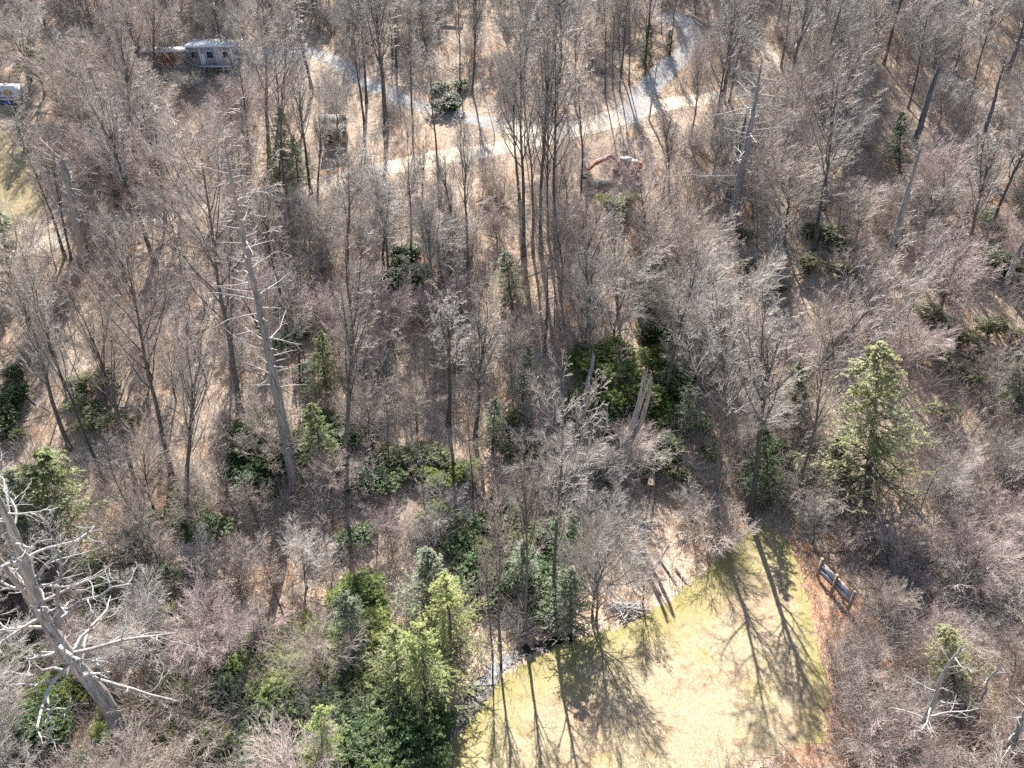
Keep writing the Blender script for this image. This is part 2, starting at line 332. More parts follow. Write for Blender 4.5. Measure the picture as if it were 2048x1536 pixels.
_v = np.empty(len(lo_.data.vertices) * 3, np.float32); lo_.data.vertices.foreach_get('co', _v); _v = _v.reshape(-1, 3)
_d = np.minimum(poly_dist(_v[:, 0], _v[:, 1], LAWN[1:13]) / 7.0, poly_dist(_v[:, 0], _v[:, 1], LAWN[11:19]) / 3.5)
_a = lo_.data.attributes.new('green', 'FLOAT', 'POINT'); _a.data.foreach_set('value', np.clip(1 - _d, 0, 1).astype(np.float32))
# ------------------------------------------------------------------ plant generators
def rand_perp(T, az):
    ref = np.where(np.abs(T[:, 2:3]) < .9, np.array([[0, 0, 1.]]), np.array([[1., 0, 0]]))
    u = np.cross(T, ref); u /= np.linalg.norm(u, axis=1, keepdims=True) + 1e-9; v = np.cross(T, u)
    return np.cos(az)[:, None] * u + np.sin(az)[:, None] * v
def grow(P, rad, m, t0, ang, ratio, segs, wander, up, rratio=.6, rend=.3, shape=None, rmin=.006, t1=1.0, abslen=None):
    N_, S1, _ = P.shape; S_ = S1 - 1
    t = t0 + (t1 - t0) * (np.arange(m)[None, :] + rng.random((N_, m))) / m; t = np.clip(t, 0, .999)
    k = (t * S_).astype(int); f = t * S_ - k; ii = np.arange(N_)[:, None]
    A = P[ii, k]; B = P[ii, k + 1]; pos = (A + (B - A) * f[..., None]).reshape(-1, 3)
    T = (B - A).reshape(-1, 3); T /= np.linalg.norm(T, axis=1, keepdims=True) + 1e-9
    r = (rad[ii, k] * (1 - f) + rad[ii, k + 1] * f).ravel()
    L = np.linalg.norm(np.diff(P, axis=1), axis=2).sum(1)[:, None]
    sh = (shape(t) if shape else 1 - .55 * t)
    ln = ((abslen if abslen else L * ratio) * sh * rng.uniform(.65, 1.25, (N_, m))).ravel()
    az = (np.arange(m)[None, :] * 2.399 + rng.uniform(0, 6.28, (N_, 1)) + rng.normal(0, .5, (N_, m))).ravel()
    th = rng.uniform(ang[0], ang[1], N_ * m)
    d = np.cos(th)[:, None] * T + np.sin(th)[:, None] * rand_perp(T, az)
    pts = [pos]; p = pos
    for s in range(segs):
        p = p + d * (ln / segs)[:, None]; pts.append(p)
        d = d + rng.normal(0, wander, d.shape) + np.array([0, 0, up]); d /= np.linalg.norm(d, axis=1, keepdims=True)
    C = np.stack(pts, 1); r0 = np.maximum(r * rratio, rmin); g = np.linspace(1, rend, segs + 1)[None, :]
    return C, np.maximum(r0[:, None] * g, rmin)
def trunk_line(H, segs, wander, lean=(0, 0)):
    p = np.zeros(3); pts = [p]; d = np.array([lean[0], lean[1], 1.])
    for s in range(segs):
        p = p + d / np.linalg.norm(d) * H / segs; pts.append(p); d = d + np.array([*rng.normal(0, wander, 2), 0]); d[:2] *= .8
    return np.array(pts)[None]
def trunk_rad(segs, r0, rend, flare=.5):
    t = np.linspace(0, 1, segs + 1); return (r0 * (1 - (1 - rend) * t) * (1 + flare * np.exp(-t * 22)))[None]
PROTO = {}
def reg(kind, parts, H, Rr): PROTO.setdefault(kind, []).append((parts, H, Rr))
def bare_tall(i, twig):
    H = 24.; tl = .97 if i % 2 else .72
    P = trunk_line(H * tl, 12, .05); rd = trunk_rad(12, .30, .16 if tl > .9 else .4)
    tr = Acc().tubes(P, rd, 8); cr = Acc()
    C1, r1 = grow(P, rd, 18 if tl > .9 else 12, .42 if tl > .9 else .5, (.45, .8) if tl > .9 else (.25, .6), .3, 6, .09, .13, .5, .25, shape=lambda t: .45 + .8 * np.sin(np.clip((t - .25) / .75, 0, 1) * 2.6), abslen=6.5)
    if tl < .9:
        C0, r0 = grow(P, rd, 3, .8, (.15, .4), .5, 7, .07, .08, .7, .2, abslen=8.5, shape=lambda t: 1 + 0 * t); cr.tubes(C0, r0, 6, 0)
        Cx, rx = grow(C0, r0, 7, .15, (.4, .8), .45, 5, .1, .08, .5, .3); cr.tubes(Cx, rx, 4, 0)
    cr.tubes(C1, r1, 5, 0)
    if tl < .9: C1 = np.concatenate([C1[:, ::1][:, :6], Cx], 0); r1 = np.concatenate([r1[:, :6], rx], 0)
    C2, r2 = grow(C1, r1, 7, .2, (.4, .9), .45, 4, .12, .06, .55, .35, rmin=.018); cr.tubes(C2, r2, 3, 1, cap=False)
    C3, r3 = grow(C2, r2, 6, .15, (.4, .9), .55, 3, .15, .04, .6, .5, rmin=.014); cr.tubes(C3, r3, 3, 1, cap=False)
    C4, r4 = grow(C3, r3, 5, .2, (.4, .9), .6, 2, .1, .03, .7, .6, rmin=.011); cr.tubes(C4, r4, 3, 1, cap=False)
    reg('tall_' + twig, [('trunk', tr.mesh('trunk', [M['bark']], True)), ('crown', cr.mesh('crown', [M['bark'], M['twig_' + twig]]))], H, 5.)
def bare_mid(i, twig):
    H = 11.; P = trunk_line(H * .72, 8, .12); rd = trunk_rad(8, .13, .3)
    tr = Acc().tubes(P, rd, 7); cr = Acc()
    C1, r1 = grow(P, rd, 16, .15, (.5, 1.05), .5, 5, .08, .09, .6, .3, abslen=4.8, shape=lambda t: .6 + .55 * np.sin(np.clip(t, 0, 1) * 2.8))
    cr.tubes(C1, r1, 4, 0)
    C2, r2 = grow(C1, r1, 9, .1, (.35, .8), .55, 4, .08, .05, .5, .4, rmin=.014); cr.tubes(C2, r2, 3, 1, cap=False)
    C3, r3 = grow(C2, r2, 7, .1, (.35, .8), .6, 3, .08, .03, .5, .5, rmin=.0095); cr.tubes(C3, r3, 3, 1, cap=False)
    C4, r4 = grow(C3, r3, 7, .05, (.35, .8), .7, 2, .06, .02, .6, .6, rmin=.0068); cr.tubes(C4, r4, 3, 1, cap=False)
    reg('mid_' + twig, [('trunk', tr.mesh('trunk', [M['bark']], True)), ('crown', cr.mesh('crown', [M['bark'], M['twig_' + twig]]))], H, 3.6)
def pole_sapling(i, twig):
    H = 13.; P = trunk_line(H, 9, .07); rd = trunk_rad(9, .085, .15, .2); tr = Acc().tubes(P, rd, 6); cr = Acc()
    C1, r1 = grow(P, rd, 13, .38, (.4, .8), .3, 4, .08, .12, .5, .3, abslen=2.3, shape=lambda t: .5 + .8 * np.sin(np.clip((t - .2) / .8, 0, 1) * 2.8), rmin=.012); cr.tubes(C1, r1, 3, 0, cap=False)
    C2, r2 = grow(C1, r1, 6, .1, (.35, .8), .5, 3, .08, .05, .5, .4, rmin=.010); cr.tubes(C2, r2, 3, 1, cap=False)
    C3, r3 = grow(C2, r2, 4, .1, (.35, .8), .6, 2, .08, .03, .5, .5, rmin=.008); cr.tubes(C3, r3, 3, 1, cap=False)
    reg('pole_' + twig, [('trunk', tr.mesh('trunk', [M['bark']], True)), ('crown', cr.mesh('crown', [M['bark'], M['twig_' + twig]]))], H, 1.6)
def bare_shrub(i, twig):
    H = 4.; ns = 9
    a = rng.uniform(0, 6.28, ns); sp = rng.uniform(.15, .75, ns); P = []
    for k in range(ns):
        p = np.array([math.cos(a[k]) * .15, math.sin(a[k]) * .15, -.05]); d = np.array([math.cos(a[k]) * sp[k], math.sin(a[k]) * sp[k], 1.]); L = rng.uniform(2.6, 4.2); pts = [p]
        for s in range(5): p = p + d / np.linalg.norm(d) * L / 5; pts.append(p); d = d + rng.normal(0, .13, 3)
        P.append(pts)
    P = np.array(P); rd = np.repeat(np.linspace(.035, .012, 6)[None], ns, 0)
    st = Acc().tubes(P, rd, 4); cr = Acc()
    C1, r1 = grow(P, rd, 9, .1, (.35, .8), .6, 4, .09, .05, .5, .4, rmin=.011); cr.tubes(C1, r1, 3, 1, cap=False)
    C2, r2 = grow(C1, r1, 7, .05, (.35, .8), .6, 3, .08, .03, .5, .5, rmin=.008); cr.tubes(C2, r2, 3, 1, cap=False)
    C3, r3 = grow(C2, r2, 5, .05, (.35, .8), .7, 2, .06, .02, .6, .6, rmin=.006); cr.tubes(C3, r3, 3, 1, cap=False)
    reg('shrub_' + twig, [('stem', st.mesh('stem', [M['bark']])), ('crown', cr.mesh('crown', [M['bark'], M['twig_' + twig]]))], H, 2.)
def conifer(i, need):
    H = 12.; P = trunk_line(H, 10, .04); rd = trunk_rad(10, .17, .1); tr = Acc().tubes(P, rd, 7); cr = Acc()
    lump = rng.uniform(.75, 1.25, 8)
    C1, r1 = grow(P, rd, 118, .10, (1.15, 1.75), .3, 5, .10, -.05 + .03 * (i % 3), .35, .3, abslen=3.5, shape=lambda t: (1 - t) ** .75 * (.85 + .3 * np.sin(t * 23 + i)) + .06, rmin=.012)
    cr.tubes(C1, r1, 3, 0, cap=False)
    C2, r2 = grow(C1, r1, 9, .15, (.6, 1.1), .42, 2, .1, -.04, .6, .5, rmin=.006, shape=lambda t: 1.1 - .7 * t); cr.tubes(C2, r2, 3, 0, cap=False)
    fine = need in ('lime', 'yellow')
    for src, m_, L_ in (((C2, 26, .125), (C1, 34, .15)) if fine else ((C2, 18, .18), (C1, 20, .22))):
        C3, _ = grow(src, np.full(src.shape[:2], .01), m_, .12, (.3, 1.1), .3, 1, .1, -.05, abslen=L_, shape=lambda t: 1 - .2 * t)
        D = C3[:, 1] - C3[:, 0]; D[:, 2] = D[:, 2] * .7 - .03; L = np.linalg.norm(D, axis=1)
        cr.leaves(C3[:, 0], D, L, L * .3, 1)
    reg('conifer_' + need, [('trunk', tr.mesh('trunk', [M['bark']], True)), ('crown', cr.mesh('crown', [M['bark'], M[('n_' if need != 'l' else '') + need]]))], H, 3.2)
def laurel(i, lf):
    st = Acc(); cr = Acc(); ns = 7; P = []
    for k in range(ns):
        a = rng.uniform(0, 6.28); p = np.array([0, 0, -.05]); d = np.array([math.cos(a) * rng.uniform(.2, 1), math.sin(a) * rng.uniform(.2, 1), 1.]); pts = [p]
        for s in range(4): p = p + d / np.linalg.norm(d) * .5; pts.append(p); d = d + rng.normal(0, .25, 3)
        P.append(pts)
    P = np.array(P); rd = np.repeat(np.linspace(.05, .02, 5)[None], ns, 0); st.tubes(P, rd, 5)
    lob = [(rng.uniform(-1.1, 1.1), rng.uniform(-1.1, 1.1), rng.uniform(.7, 1.5), rng.uniform(.6, 1.05)) for _ in range(9)]
    C = []
    for (x, y, z, r) in lob:
        n = int(75 * r * r) + 15; d = rng.normal(0, 1, (n, 3)); d /= np.linalg.norm(d, axis=1, keepdims=True); d[:, 2] = np.where(d[:, 2] < -.3, -d[:, 2], d[:, 2])
        C.append(np.array([x, y, z]) + d * r * rng.uniform(.55, 1.05, (n, 1)) * np.array([1, 1, .85]))
    C = np.vstack(C); C = C[C[:, 2] > .1]; m_ = 8; n = len(C)
    az = (np.arange(m_)[None] * 6.283 / m_ + rng.uniform(0, 6.28, (n, 1))).ravel(); el = rng.normal(.0, .35, n * m_)
    D = np.stack([np.cos(az), np.sin(az), el], -1); cr.leaves(np.repeat(C, m_, 0), D, rng.uniform(.12, .22, n * m_), rng.uniform(.05, .08, n * m_), 0, fold=-.15)
    reg('laurel_' + lf, [('stem', st.mesh('stem', [M['bark']])), ('foliage', cr.mesh('foliage', [M['l_' + lf]]))], 2.5, 1.9)
for i in range(4): bare_tall(i, 'grey')
for i in range(3): bare_tall(i, 'brown')
for i in range(4): bare_mid(i, 'grey')
for i in range(4): bare_mid(i, 'pink')
for i in range(2): bare_mid(i, 'brown')
for i in range(3): pole_sapling(i, 'grey')
for i in range(2): pole_sapling(i, 'pink')
for i in range(2): pole_sapling(i, 'brown')
for tw, n in (('grey', 3), ('pink', 2), ('brown', 3)):
    for i in range(n): bare_shrub(i, tw)
for nd, n in (('yellow', 2), ('green', 2), ('dark', 2), ('sage', 2), ('lime', 2)):
    for i in range(n): conifer(i, nd)
for lf in ('dark', 'bright', 'olive'):
    for i in range(3): laurel(i, lf)

PLANTS = []       # records used for labels and for keeping sight lines clear
NAMES = {'tall': ('bare_tree', 'tree', 'tall bare trees on the slope'), 'mid': ('young_tree', 'tree', 'young bare trees in the wood'),
         'shrub': ('bare_shrub', 'shrub', 'leafless shrubs under the trees'), 'pole': ('thin_sapling', 'sapling', 'thin upright saplings'), 'conifer': ('hemlock_tree', 'evergreen tree', 'evergreen trees in the wood'),
         'laurel': ('laurel_shrub', 'evergreen shrub', 'evergreen laurel shrubs')}
CNT = {}
def place(kind, base, top=None, h=None, wid=1.0, spin=None, var=None, label=None):
    lst = PROTO[kind]; CNT[kind] = CNT.get(kind, 0) + 1
    parts, H, Rr = lst[CNT[kind] % len(lst) if var is None else var % len(lst)]
    base = np.asarray(base, float)
    if top is not None: ax = Vector(top - base); h = ax.length
    else: ax = Vector((random.gauss(0, .05), random.gauss(0, .05), 1)); top = base + np.array(ax) * h
    s = h / H
    fam = kind.split('_')[0]; nm, cat, grp = NAMES[fam]
    o = thing(nm, base - np.array([0, 0, .08]), label, cat, grp)
    q = ax.normalized().to_track_quat('Z', 'Y'); sp_ = random.uniform(0, 6.28) if spin is None else spin
    o.rotation_mode = 'QUATERNION'; o.rotation_quaternion = q @ Euler((0, 0, sp_)).to_quaternion()
    o.scale = (s * wid, s * wid, s)
    for n_, me in parts: link(n_, me, o)
    PLANTS.append(dict(o=o, kind=kind, base=base, top=top, h=h, r=Rr * s * wid, label=label))
    return o

# ------------------------------------------------------------------ buildings and machines
def part(name, acc, mats, parent, smooth=False): return link(name, acc.mesh(name, mats if isinstance(mats, list) else [mats], smooth), parent)
CLEAR = []        # picture boxes (u0, v0, u1, v1, distance) that nothing nearer may cover
def clear(u0, v0, u1, v1, d): CLEAR.append((u0, v0, u1, v1, d))

def window(parent, x, y, z, w_, h_, frame='white', pane='glass'):
    f = Acc()
    for dx in (-1, 1): f.box((x + dx * (w_ / 2 + .04), y - .03, z), (.08, .08, h_ + .16))
    for dz in (-1, 1): f.box((x, y - .032, z + dz * (h_ / 2 + .04)), (w_, .08, .08))
    fo = part('window', f, M[frame], parent); part('pane', Acc().box((x, y - .012, z), (w_, .02, h_)), M[pane], fo)
def cabin():
    b = G(436, 128); t = thing('cabin', b, 'grey cabin with a white metal roof behind a pale gravel yard', 'cabin', rz=R(4))
    wl = Acc(); W_, D_, H_ = 8.6, 6.0, 3.3
    wl.box((0, -D_ / 2, H_ / 2), (W_, .2, H_)); wl.box((0, D_ / 2, H_ / 2), (W_, .2, H_))
    for sx in (-1, 1): wl.box((sx * (W_ / 2 - .1), 0, H_ / 2), (.2, D_ - .2, H_))
    part('wall', wl, M['greywall'], t)
    rf = Acc().prism([(-D_ / 2 - .8, 3.25), (D_ / 2 + .4, 3.95), (D_ / 2 + .4, 4.1), (-D_ / 2 - .8, 3.40)], -W_ / 2 - .4, W_ / 2 + .4)
    V = rf.V[0]; rf.V[0] = np.stack([V[:, 1], V[:, 0], V[:, 2]], -1)
    for k in range(13): rf.box((-W_ / 2 - .3 + k * .75, .2 - .4, 3.80), (.05, D_ + 1.0, .05), rx=math.atan2(.7, D_ + 1.2))
    ro = part('roof', rf, M['white'], t); part('vent_pipe', Acc().cyl((2.2, .8, 3.7), (2.2, .8, 4.5), .12, 8), M['steel'], ro)
    for x in (-3.0, -.2, 2.6): window(t, x, -D_ / 2 - .1, 1.9, 1.2, 1.1)
    d = part('door', Acc().box((-1.65, -D_ / 2 - .13, 1.05), (.9, .06, 2.1)), M['white'], t); part('handle', Acc().box((-1.35, -D_ / 2 - .19, 1.05), (.05, .06, .16)), M['steel'], d)
    part('porch_deck', Acc().box((1.0, -D_ / 2 - 1.2, .12), (6, 2.0, .24)), M['slate'], t)
    for x in (-1.8, 1.1, 3.9): part('porch_post', Acc().box((x, -D_ / 2 - .68, 1.7), (.12, .12, 2.95)), M['white'], t)
    clear(395, 80, 440, 110, b[1] - 6)
    b2 = G(405, 124); r = thing('rain_barrel', b2, 'bright blue plastic barrel in front of the grey cabin', 'barrel')
    bt = Acc().tubes(np.array([[(0, 0, 0), (0, 0, .25), (0, 0, .6), (0, 0, 1.0), (0, 0, 1.1)]]), np.array([[.32, .38, .41, .38, .31]]), 14); part('body', bt, M['blue'], r, True)
    part('lid', Acc().cyl((0, 0, 1.1), (0, 0, 1.15), .33, 14), M['slate'], r)
    b3 = G(444, 140); f = thing('fire_ring', b3, 'round ring of pale stones on the gravel yard', 'fire pit')
    st = Acc()
    for k in range(16):
        a = k * 6.283 / 16; st.box((math.cos(a) * 1.1, math.sin(a) * 1.1, .2), (.4, .28, .32 + .08 * random.random()), rz=a + 1.57 + random.gauss(0, .15))
    part('stones', st, M['stone'], f); part('ash_bed', Acc().cyl((0, 0, .05), (0, 0, .12), .95, 16), M['steel'], f)
    for k, (u, v, a) in enumerate(((470, 137, .4), (420, 141, 2.0))):
        c = thing('garden_chair', G(u, v), ['white garden chair right of the stone fire ring', 'white garden chair left of the stone fire ring'][k], 'chair', 'garden chairs round the fire ring', rz=a)
        part('seat', Acc().box((0, 0, .42), (.5, .5, .05)), M['white'], c); part('backrest', Acc().box((0, .25, .75), (.5, .05, .6), rx=-.15), M['white'], c)
        for sx in (-.2, .2):
            for sy in (-.2, .2): part('leg', Acc().box((sx, sy, .2), (.05, .05, .4)), M['white'], c)
cabin()
def shed():
    b = G(343, 131); t = thing('shed', b, 'long low shed with a white lean-to roof and rusty orange boards', 'shed', rz=R(6))
    part('wall', Acc().box((-.6, -1.7, 1.25), (4.6, .12, 2.5)).box((-.6, 1.7, 1.3), (7.6, .12, 2.6)).box((-4.1, 0, 1.3), (.12, 3.2, 2.6)), M['orange'], t)
    for x in (-2.3, -1.1, .1, 1.1): part('batten', Acc().box((x, -1.79, 1.25), (.09, .06, 2.5)), M['steel'], t)
    part('bay_shade_panel', Acc().box((3.0, .9, 1.2), (2.6, .12, 2.4)), M['dark'], t)  # dark panel that paints the shade inside the open bay
    for x in (1.75, 4.2): part('post', Acc().box((x, -1.7, 1.25), (.16, .16, 2.5)), M['wood'], t)
    rf = Acc().prism([(-2.3, 2.55), (2.1, 3.05), (2.1, 3.13), (-2.3, 2.63)], -4.7, 4.6); V = rf.V[0]; rf.V[0] = np.stack([V[:, 1], V[:, 0], V[:, 2]], -1)
    for k in range(16): rf.box((-4.6 + k * .61, -.1, 2.885), (.05, 4.3, .05), rx=math.atan2(.5, 4.4))
    part('roof', rf, M['white'], t); clear(315, 95, 360, 115, b[1] - 4)
shed()
def camper():
    b = G(8, 205); t = thing('camper_trailer', b, 'white camper trailer with amber oval windows at the left edge', 'camper', rz=R(-3))
    prof = [(-1.2, .6), (-1.25, 2.6), (-1.0, 3.0), (1.0, 3.0), (1.25, 2.6), (1.2, .6)]
    sh = Acc().prism([(y, z) for y, z in prof], -3.6, 3.6); V = sh.V[0]; sh.V[0] = np.stack([V[:, 1], V[:, 0], V[:, 2]], -1)
    part('body', sh, M['white'], t)
    part('stripe', Acc().box((0, -1.235, 1.0), (7.1, .02, .16)), M['blue'], t)
    for x in (-2.2, .3, 2.3):
        n = 20; a = np.arange(n) * 6.283 / n; fr = Acc(); yy = -1.26
        V = [(x + .86 * math.cos(q), yy + .0, 1.85 + .55 * math.sin(q)) for q in a] + [(x + .86 * math.cos(q), yy - .06, 1.85 + .55 * math.sin(q)) for q in a] + [(x + .74 * math.cos(q), yy - .06, 1.85 + .44 * math.sin(q)) for q in a] + [(x + .74 * math.cos(q), yy, 1.85 + .44 * math.sin(q)) for q in a]
        Q = []
        for i in range(n):
            j = (i + 1) % n
            for k in range(3): Q.append([k * n + i, k * n + j, (k + 1) * n + j, (k + 1) * n + i])
        fr.add(V, Q); f = part('window', fr, M['slate'], t)
        pn = Acc(); V = [(x + .74 * math.cos(q), yy - .02, 1.85 + .44 * math.sin(q)) for q in a]
        pn.add(V, [[i, i + 1, n - 2 - i, n - 1 - i] for i in range(n // 2 - 1)]); part('blind', pn, M['amber'], f)
    for x in (-.5, .5):
        wt = Acc().tubes(np.array([[(x, -1.2, .35), (x, -.95, .35)]]), np.array([[.35, .35]]), 16); part('wheel', wt, M['steel'], t)
    part('roof_vent', Acc().box((1.5, 0, 3.08), (.6, .6, .18)), M['cabgrey'], t); part('hitch', Acc().box((4.1, 0, .6), (1.1, .12, .12)), M['steel'], t)
    clear(0, 156, 46, 196, b[1] - 3)
    tp = Acc(); xs = np.linspace(-1.1, 1.1, 7); V = [(x, y, .55 - .35 * abs(y) + .08 * random.random()) for y in (-.7, 0, .7) for x in xs]
    tp.add(V, [[r * 7 + c, r * 7 + c + 1, (r + 1) * 7 + c + 1, (r + 1) * 7 + c] for r in range(2) for c in range(6)])
    tp.box((0, -.72, .15), (2.2, .04, .35)).box((0, .72, .15), (2.2, .04, .35))
    o = part('tarpaulin', tp, M['blue'], None); o.location = G(18, 207); tag(o, 'blue tarpaulin heap on the ground beneath the white camper', 'tarpaulin')
camper()
def old_cabin():
    b = G(672, 283); t = thing('old_shed', b, 'small weathered shed with a two step grey roof on the bare slope', 'shed', rz=R(3)); W_ = 4.2
    part('wall', Acc().box((0, -1.2, .95), (W_ - .3, .12, 1.9)).box((0, 1.6, 1.5), (W_ - .3, .12, 3.0)).box((-W_ / 2 + .21, .2, 1.2), (.12, 2.6, 2.4)).box((W_ / 2 - .21, .2, 1.2), (.12, 2.6, 2.4)), M['wood'], t)
    def slab(y0, z0, y1, z1, th=.1):
        a = Acc().prism([(y0, z0), (y1, z1), (y1, z1 + th), (y0, z0 + th)], -W_ / 2, W_ / 2); V = a.V[0]; a.V[0] = np.stack([V[:, 1], V[:, 0], V[:, 2]], -1); return a
    lo = slab(-1.9, 1.75, .3, 2.75)
    for k in range(9): lo.box((-W_ / 2 + .05 + k * .51, -.8, 2.36), (.04, 2.4, .04), rx=math.atan2(1.0, 2.2))
    part('lower_roof', lo, M['roofold'], t)
    part('upper_roof', slab(.36, 2.95, 1.5, 4.0), M['tinroof'], t)
    part('roof_patch', Acc().box((1.35, .98, 3.62), (1.25, 1.3, .05), rx=math.atan2(1.05, 1.14)), M['dark'], t)
    part('door', Acc().box((-.9, -1.3, .85), (.8, .06, 1.6)), M['dark'], t); clear(646, 216, 700, 268, b[1] - 2)
old_cabin()
def excavator():
    b = G(1252, 350); t = thing('excavator', b, 'orange red excavator with its boom stretched down to the left', 'excavator', rz=R(14))
    for sy in (-1.1, 1.1):
        pts = [(-1.9, .45), (-1.65, .1), (1.65, .1), (1.9, .45), (1.65, .85), (-1.65, .85)]
        tr = part('track', Acc().prism(pts, sy - .28, sy + .28), M['steel'], t)
        for x in (-1.45, -.5, .5, 1.45): part('roller', Acc().cyl((x, sy - .33, .45), (x, sy + .33, .45), .24, 12), M['red'], tr)
    part('chassis', Acc().box((0, 0, .7), (1.8, 1.7, .5)).cyl((0, 0, .9), (0, 0, 1.08), .75, 16), M['steel'], t)
    hs = Acc().prism([(-1.3, 1.1), (1.9, 1.1), (2.1, 1.4), (2.1, 2.0), (1.8, 2.15), (-1.3, 2.15)], -.1, 1.3).prism([(.2, 1.1), (1.9, 1.1), (2.1, 1.4), (2.1, 2.0), (1.8, 2.15), (.2, 2.15)], -1.3, -.1)
    h = part('engine_house', hs, M['red'], t); part('hood', Acc().box((1.1, 0, 2.22), (1.3, 2.2, .12)), M['cabgrey'], h); part('exhaust', Acc().cyl((1.5, .6, 2.25), (1.5, .6, 2.8), .08, 8), M['steel'], h)
    cb = Acc()
    for x in (-1.25, .15):
        for y in (-1.25, -.2): cb.box((x, y, 1.95), (.1, .1, 1.7))
    cb.box((-.55, -.72, 1.3), (1.4, 1.0, .4)); c = part('cab', cb, M['cabgrey'], t)
    part('cab_roof', Acc().box((-.55, -.72, 2.86), (1.6, 1.25, .12)), M['white'], c); part('cab_glass', Acc().box((-.55, -.72, 2.15), (1.32, .96, 1.28)), M['glass'], c)
    def beam(pts, th, wd):
        a = Acc(); pts = np.array(pts)
        for p, q in zip(pts[:-1], pts[1:]):
            m_ = (p + q) / 2; L = np.linalg.norm(q - p); ang = math.atan2(q[1] - p[1], q[0] - p[0]); a.box((m_[0], .35, m_[1]), (L + .12, wd, th), ry=-ang)
        return a
    bm = part('boom', beam([(-1.0, 1.5), (-2.6, 3.0), (-5.1, 2.0)], .42, .36), M['red'], t)
    part('boom_cylinder', Acc().cyl((-1.35, .35, 1.15), (-3.1, .35, 2.5), .09, 8), M['cabgrey'], bm)
    part('stick_cylinder', Acc().cyl((-2.8, .35, 3.25), (-5.2, .35, 2.45), .09, 8), M['white'], bm)
    part('stick', beam([(-4.9, 2.25), (-5.3, 1.9), (-6.9, .55)], .34, .3), M['red'], t)
    bk = Acc().prism([(-6.6, .65), (-7.3, .55), (-7.5, .05), (-7.1, -.25), (-6.6, -.15), (-6.9, .2)], -.15, .85); bo = part('bucket', bk, M['steel'], t)
    for k in range(4): part('tooth', Acc().box((-6.5, -.05 + k * .27, -.17), (.22, .08, .07)), M['cabgrey'], bo)
    clear(1160, 318, 1235, 365, b[1] - 6)
excavator()
def pole():
    b = G(1298, 240); top = top_at(b, 1315, 124); t = thing('utility_pole', b, 'slender bleached utility pole at the bend of the dirt road', 'utility pole'); d = top - b
    part('shaft', Acc().tubes(np.array([[(0, 0, -.1), tuple(d * .5), tuple(d)]]), np.array([[.17, .14, .11]]), 10), M['pole'], t)
    c = part('crossarm', Acc().box(tuple(d * .96 + np.array([0, -.14, 0])), (1.1, .1, .12)), M['pole'], t)
    for k in (-.45, .45): part('insulator', Acc().cyl(tuple(d * .96 + np.array([k, -.14, .06])), tuple(d * .96 + np.array([k, -.14, .24])), .06, 8), M['white'], c)
    clear(1290, 120, 1322, 242, b[1] - 1)
pole()
def board():
    B = [G(1636, 1155), G(1664, 1187), G(1698, 1224)]; mid = B[1]
    dx, dy = (B[2] - B[0])[:2]; az = math.atan2(dy, dx); L = math.hypot(dx, dy)
    t = thing('notice_board', mid, 'long three post board with blue grey plank panels in the dry verge', 'sign board', rz=az); H = 2.5
    xs = (-L / 2, 0, L / 2)
    for i, x in enumerate(xs):
        p = part('post', Acc().box((x, -.1 if i == 1 else 0, H / 2 - .1), (.24, .2, H + .2)), M['wood'], t); part('post_cap', Acc().box((x, -.1 if i == 1 else 0, H + .03), (.28, .24, .06)), M['newwood'], p)
    for a, b_ in ((xs[0] + .13, -.13), (.13, xs[2] - .13)):
        c = (a + b_) / 2; w_ = b_ - a; pn = Acc()
        for k in range(2): pn.box((c, 0, 1.14 + k * .66), (w_, .05, .60))
        po = part('panel', pn, M['slate'], t)
        part('top_rail', Acc().box((c, 0, 2.16), (w_, .12, .07)), M['newwood'], po); part('middle_rail', Acc().box((c, -.035, 1.47), (w_, .05, .07)), M['dark'], po); part('bottom_rail', Acc().box((c, 0, .79), (w_, .1, .07)), M['dark'], po)
    clear(1615, 1105, 1725, 1240, B[0][1] - .5)
board()

# ------------------------------------------------------------------ dead trees and logs
RM = [.016]
def limbs(P, rd, n, t0, L, ang, crook, up, t1=1., subs=3, shape=None):
    sh0 = shape or (lambda t: 1 - .4 * t)
    C, r = grow(P, np.minimum(rd, max(.12, L * .055)), n, t0, ang, .3, 6, crook, up, .42, .3, shape=lambda t: sh0(t) * rng.choice([.25, .55, .8, 1.1, 1.5], size=t.shape, p=[.12, .23, .3, .25, .1]), abslen=L, rmin=max(.016, P[0, 0, 2] * 0 + RM[0]), t1=t1); out = []
    for k in range(len(C)):
        a = Acc().tubes(C[k:k + 1], r[k:k + 1], 6, cap=False)
        S, sr = grow(C[k:k + 1], r[k:k + 1], subs, .3, (.4, 1.), .45, 3, crook, up, .6, .4, rmin=.01); a.tubes(S, sr, 4, cap=False)
        if L > 3: 
            S2, sr2 = grow(S, sr, 3, .2, (.4, 1.), .5, 2, crook, up, .6, .4, rmin=.009); a.tubes(S2, sr2, 3, cap=False)
        out.append(a)
    return out
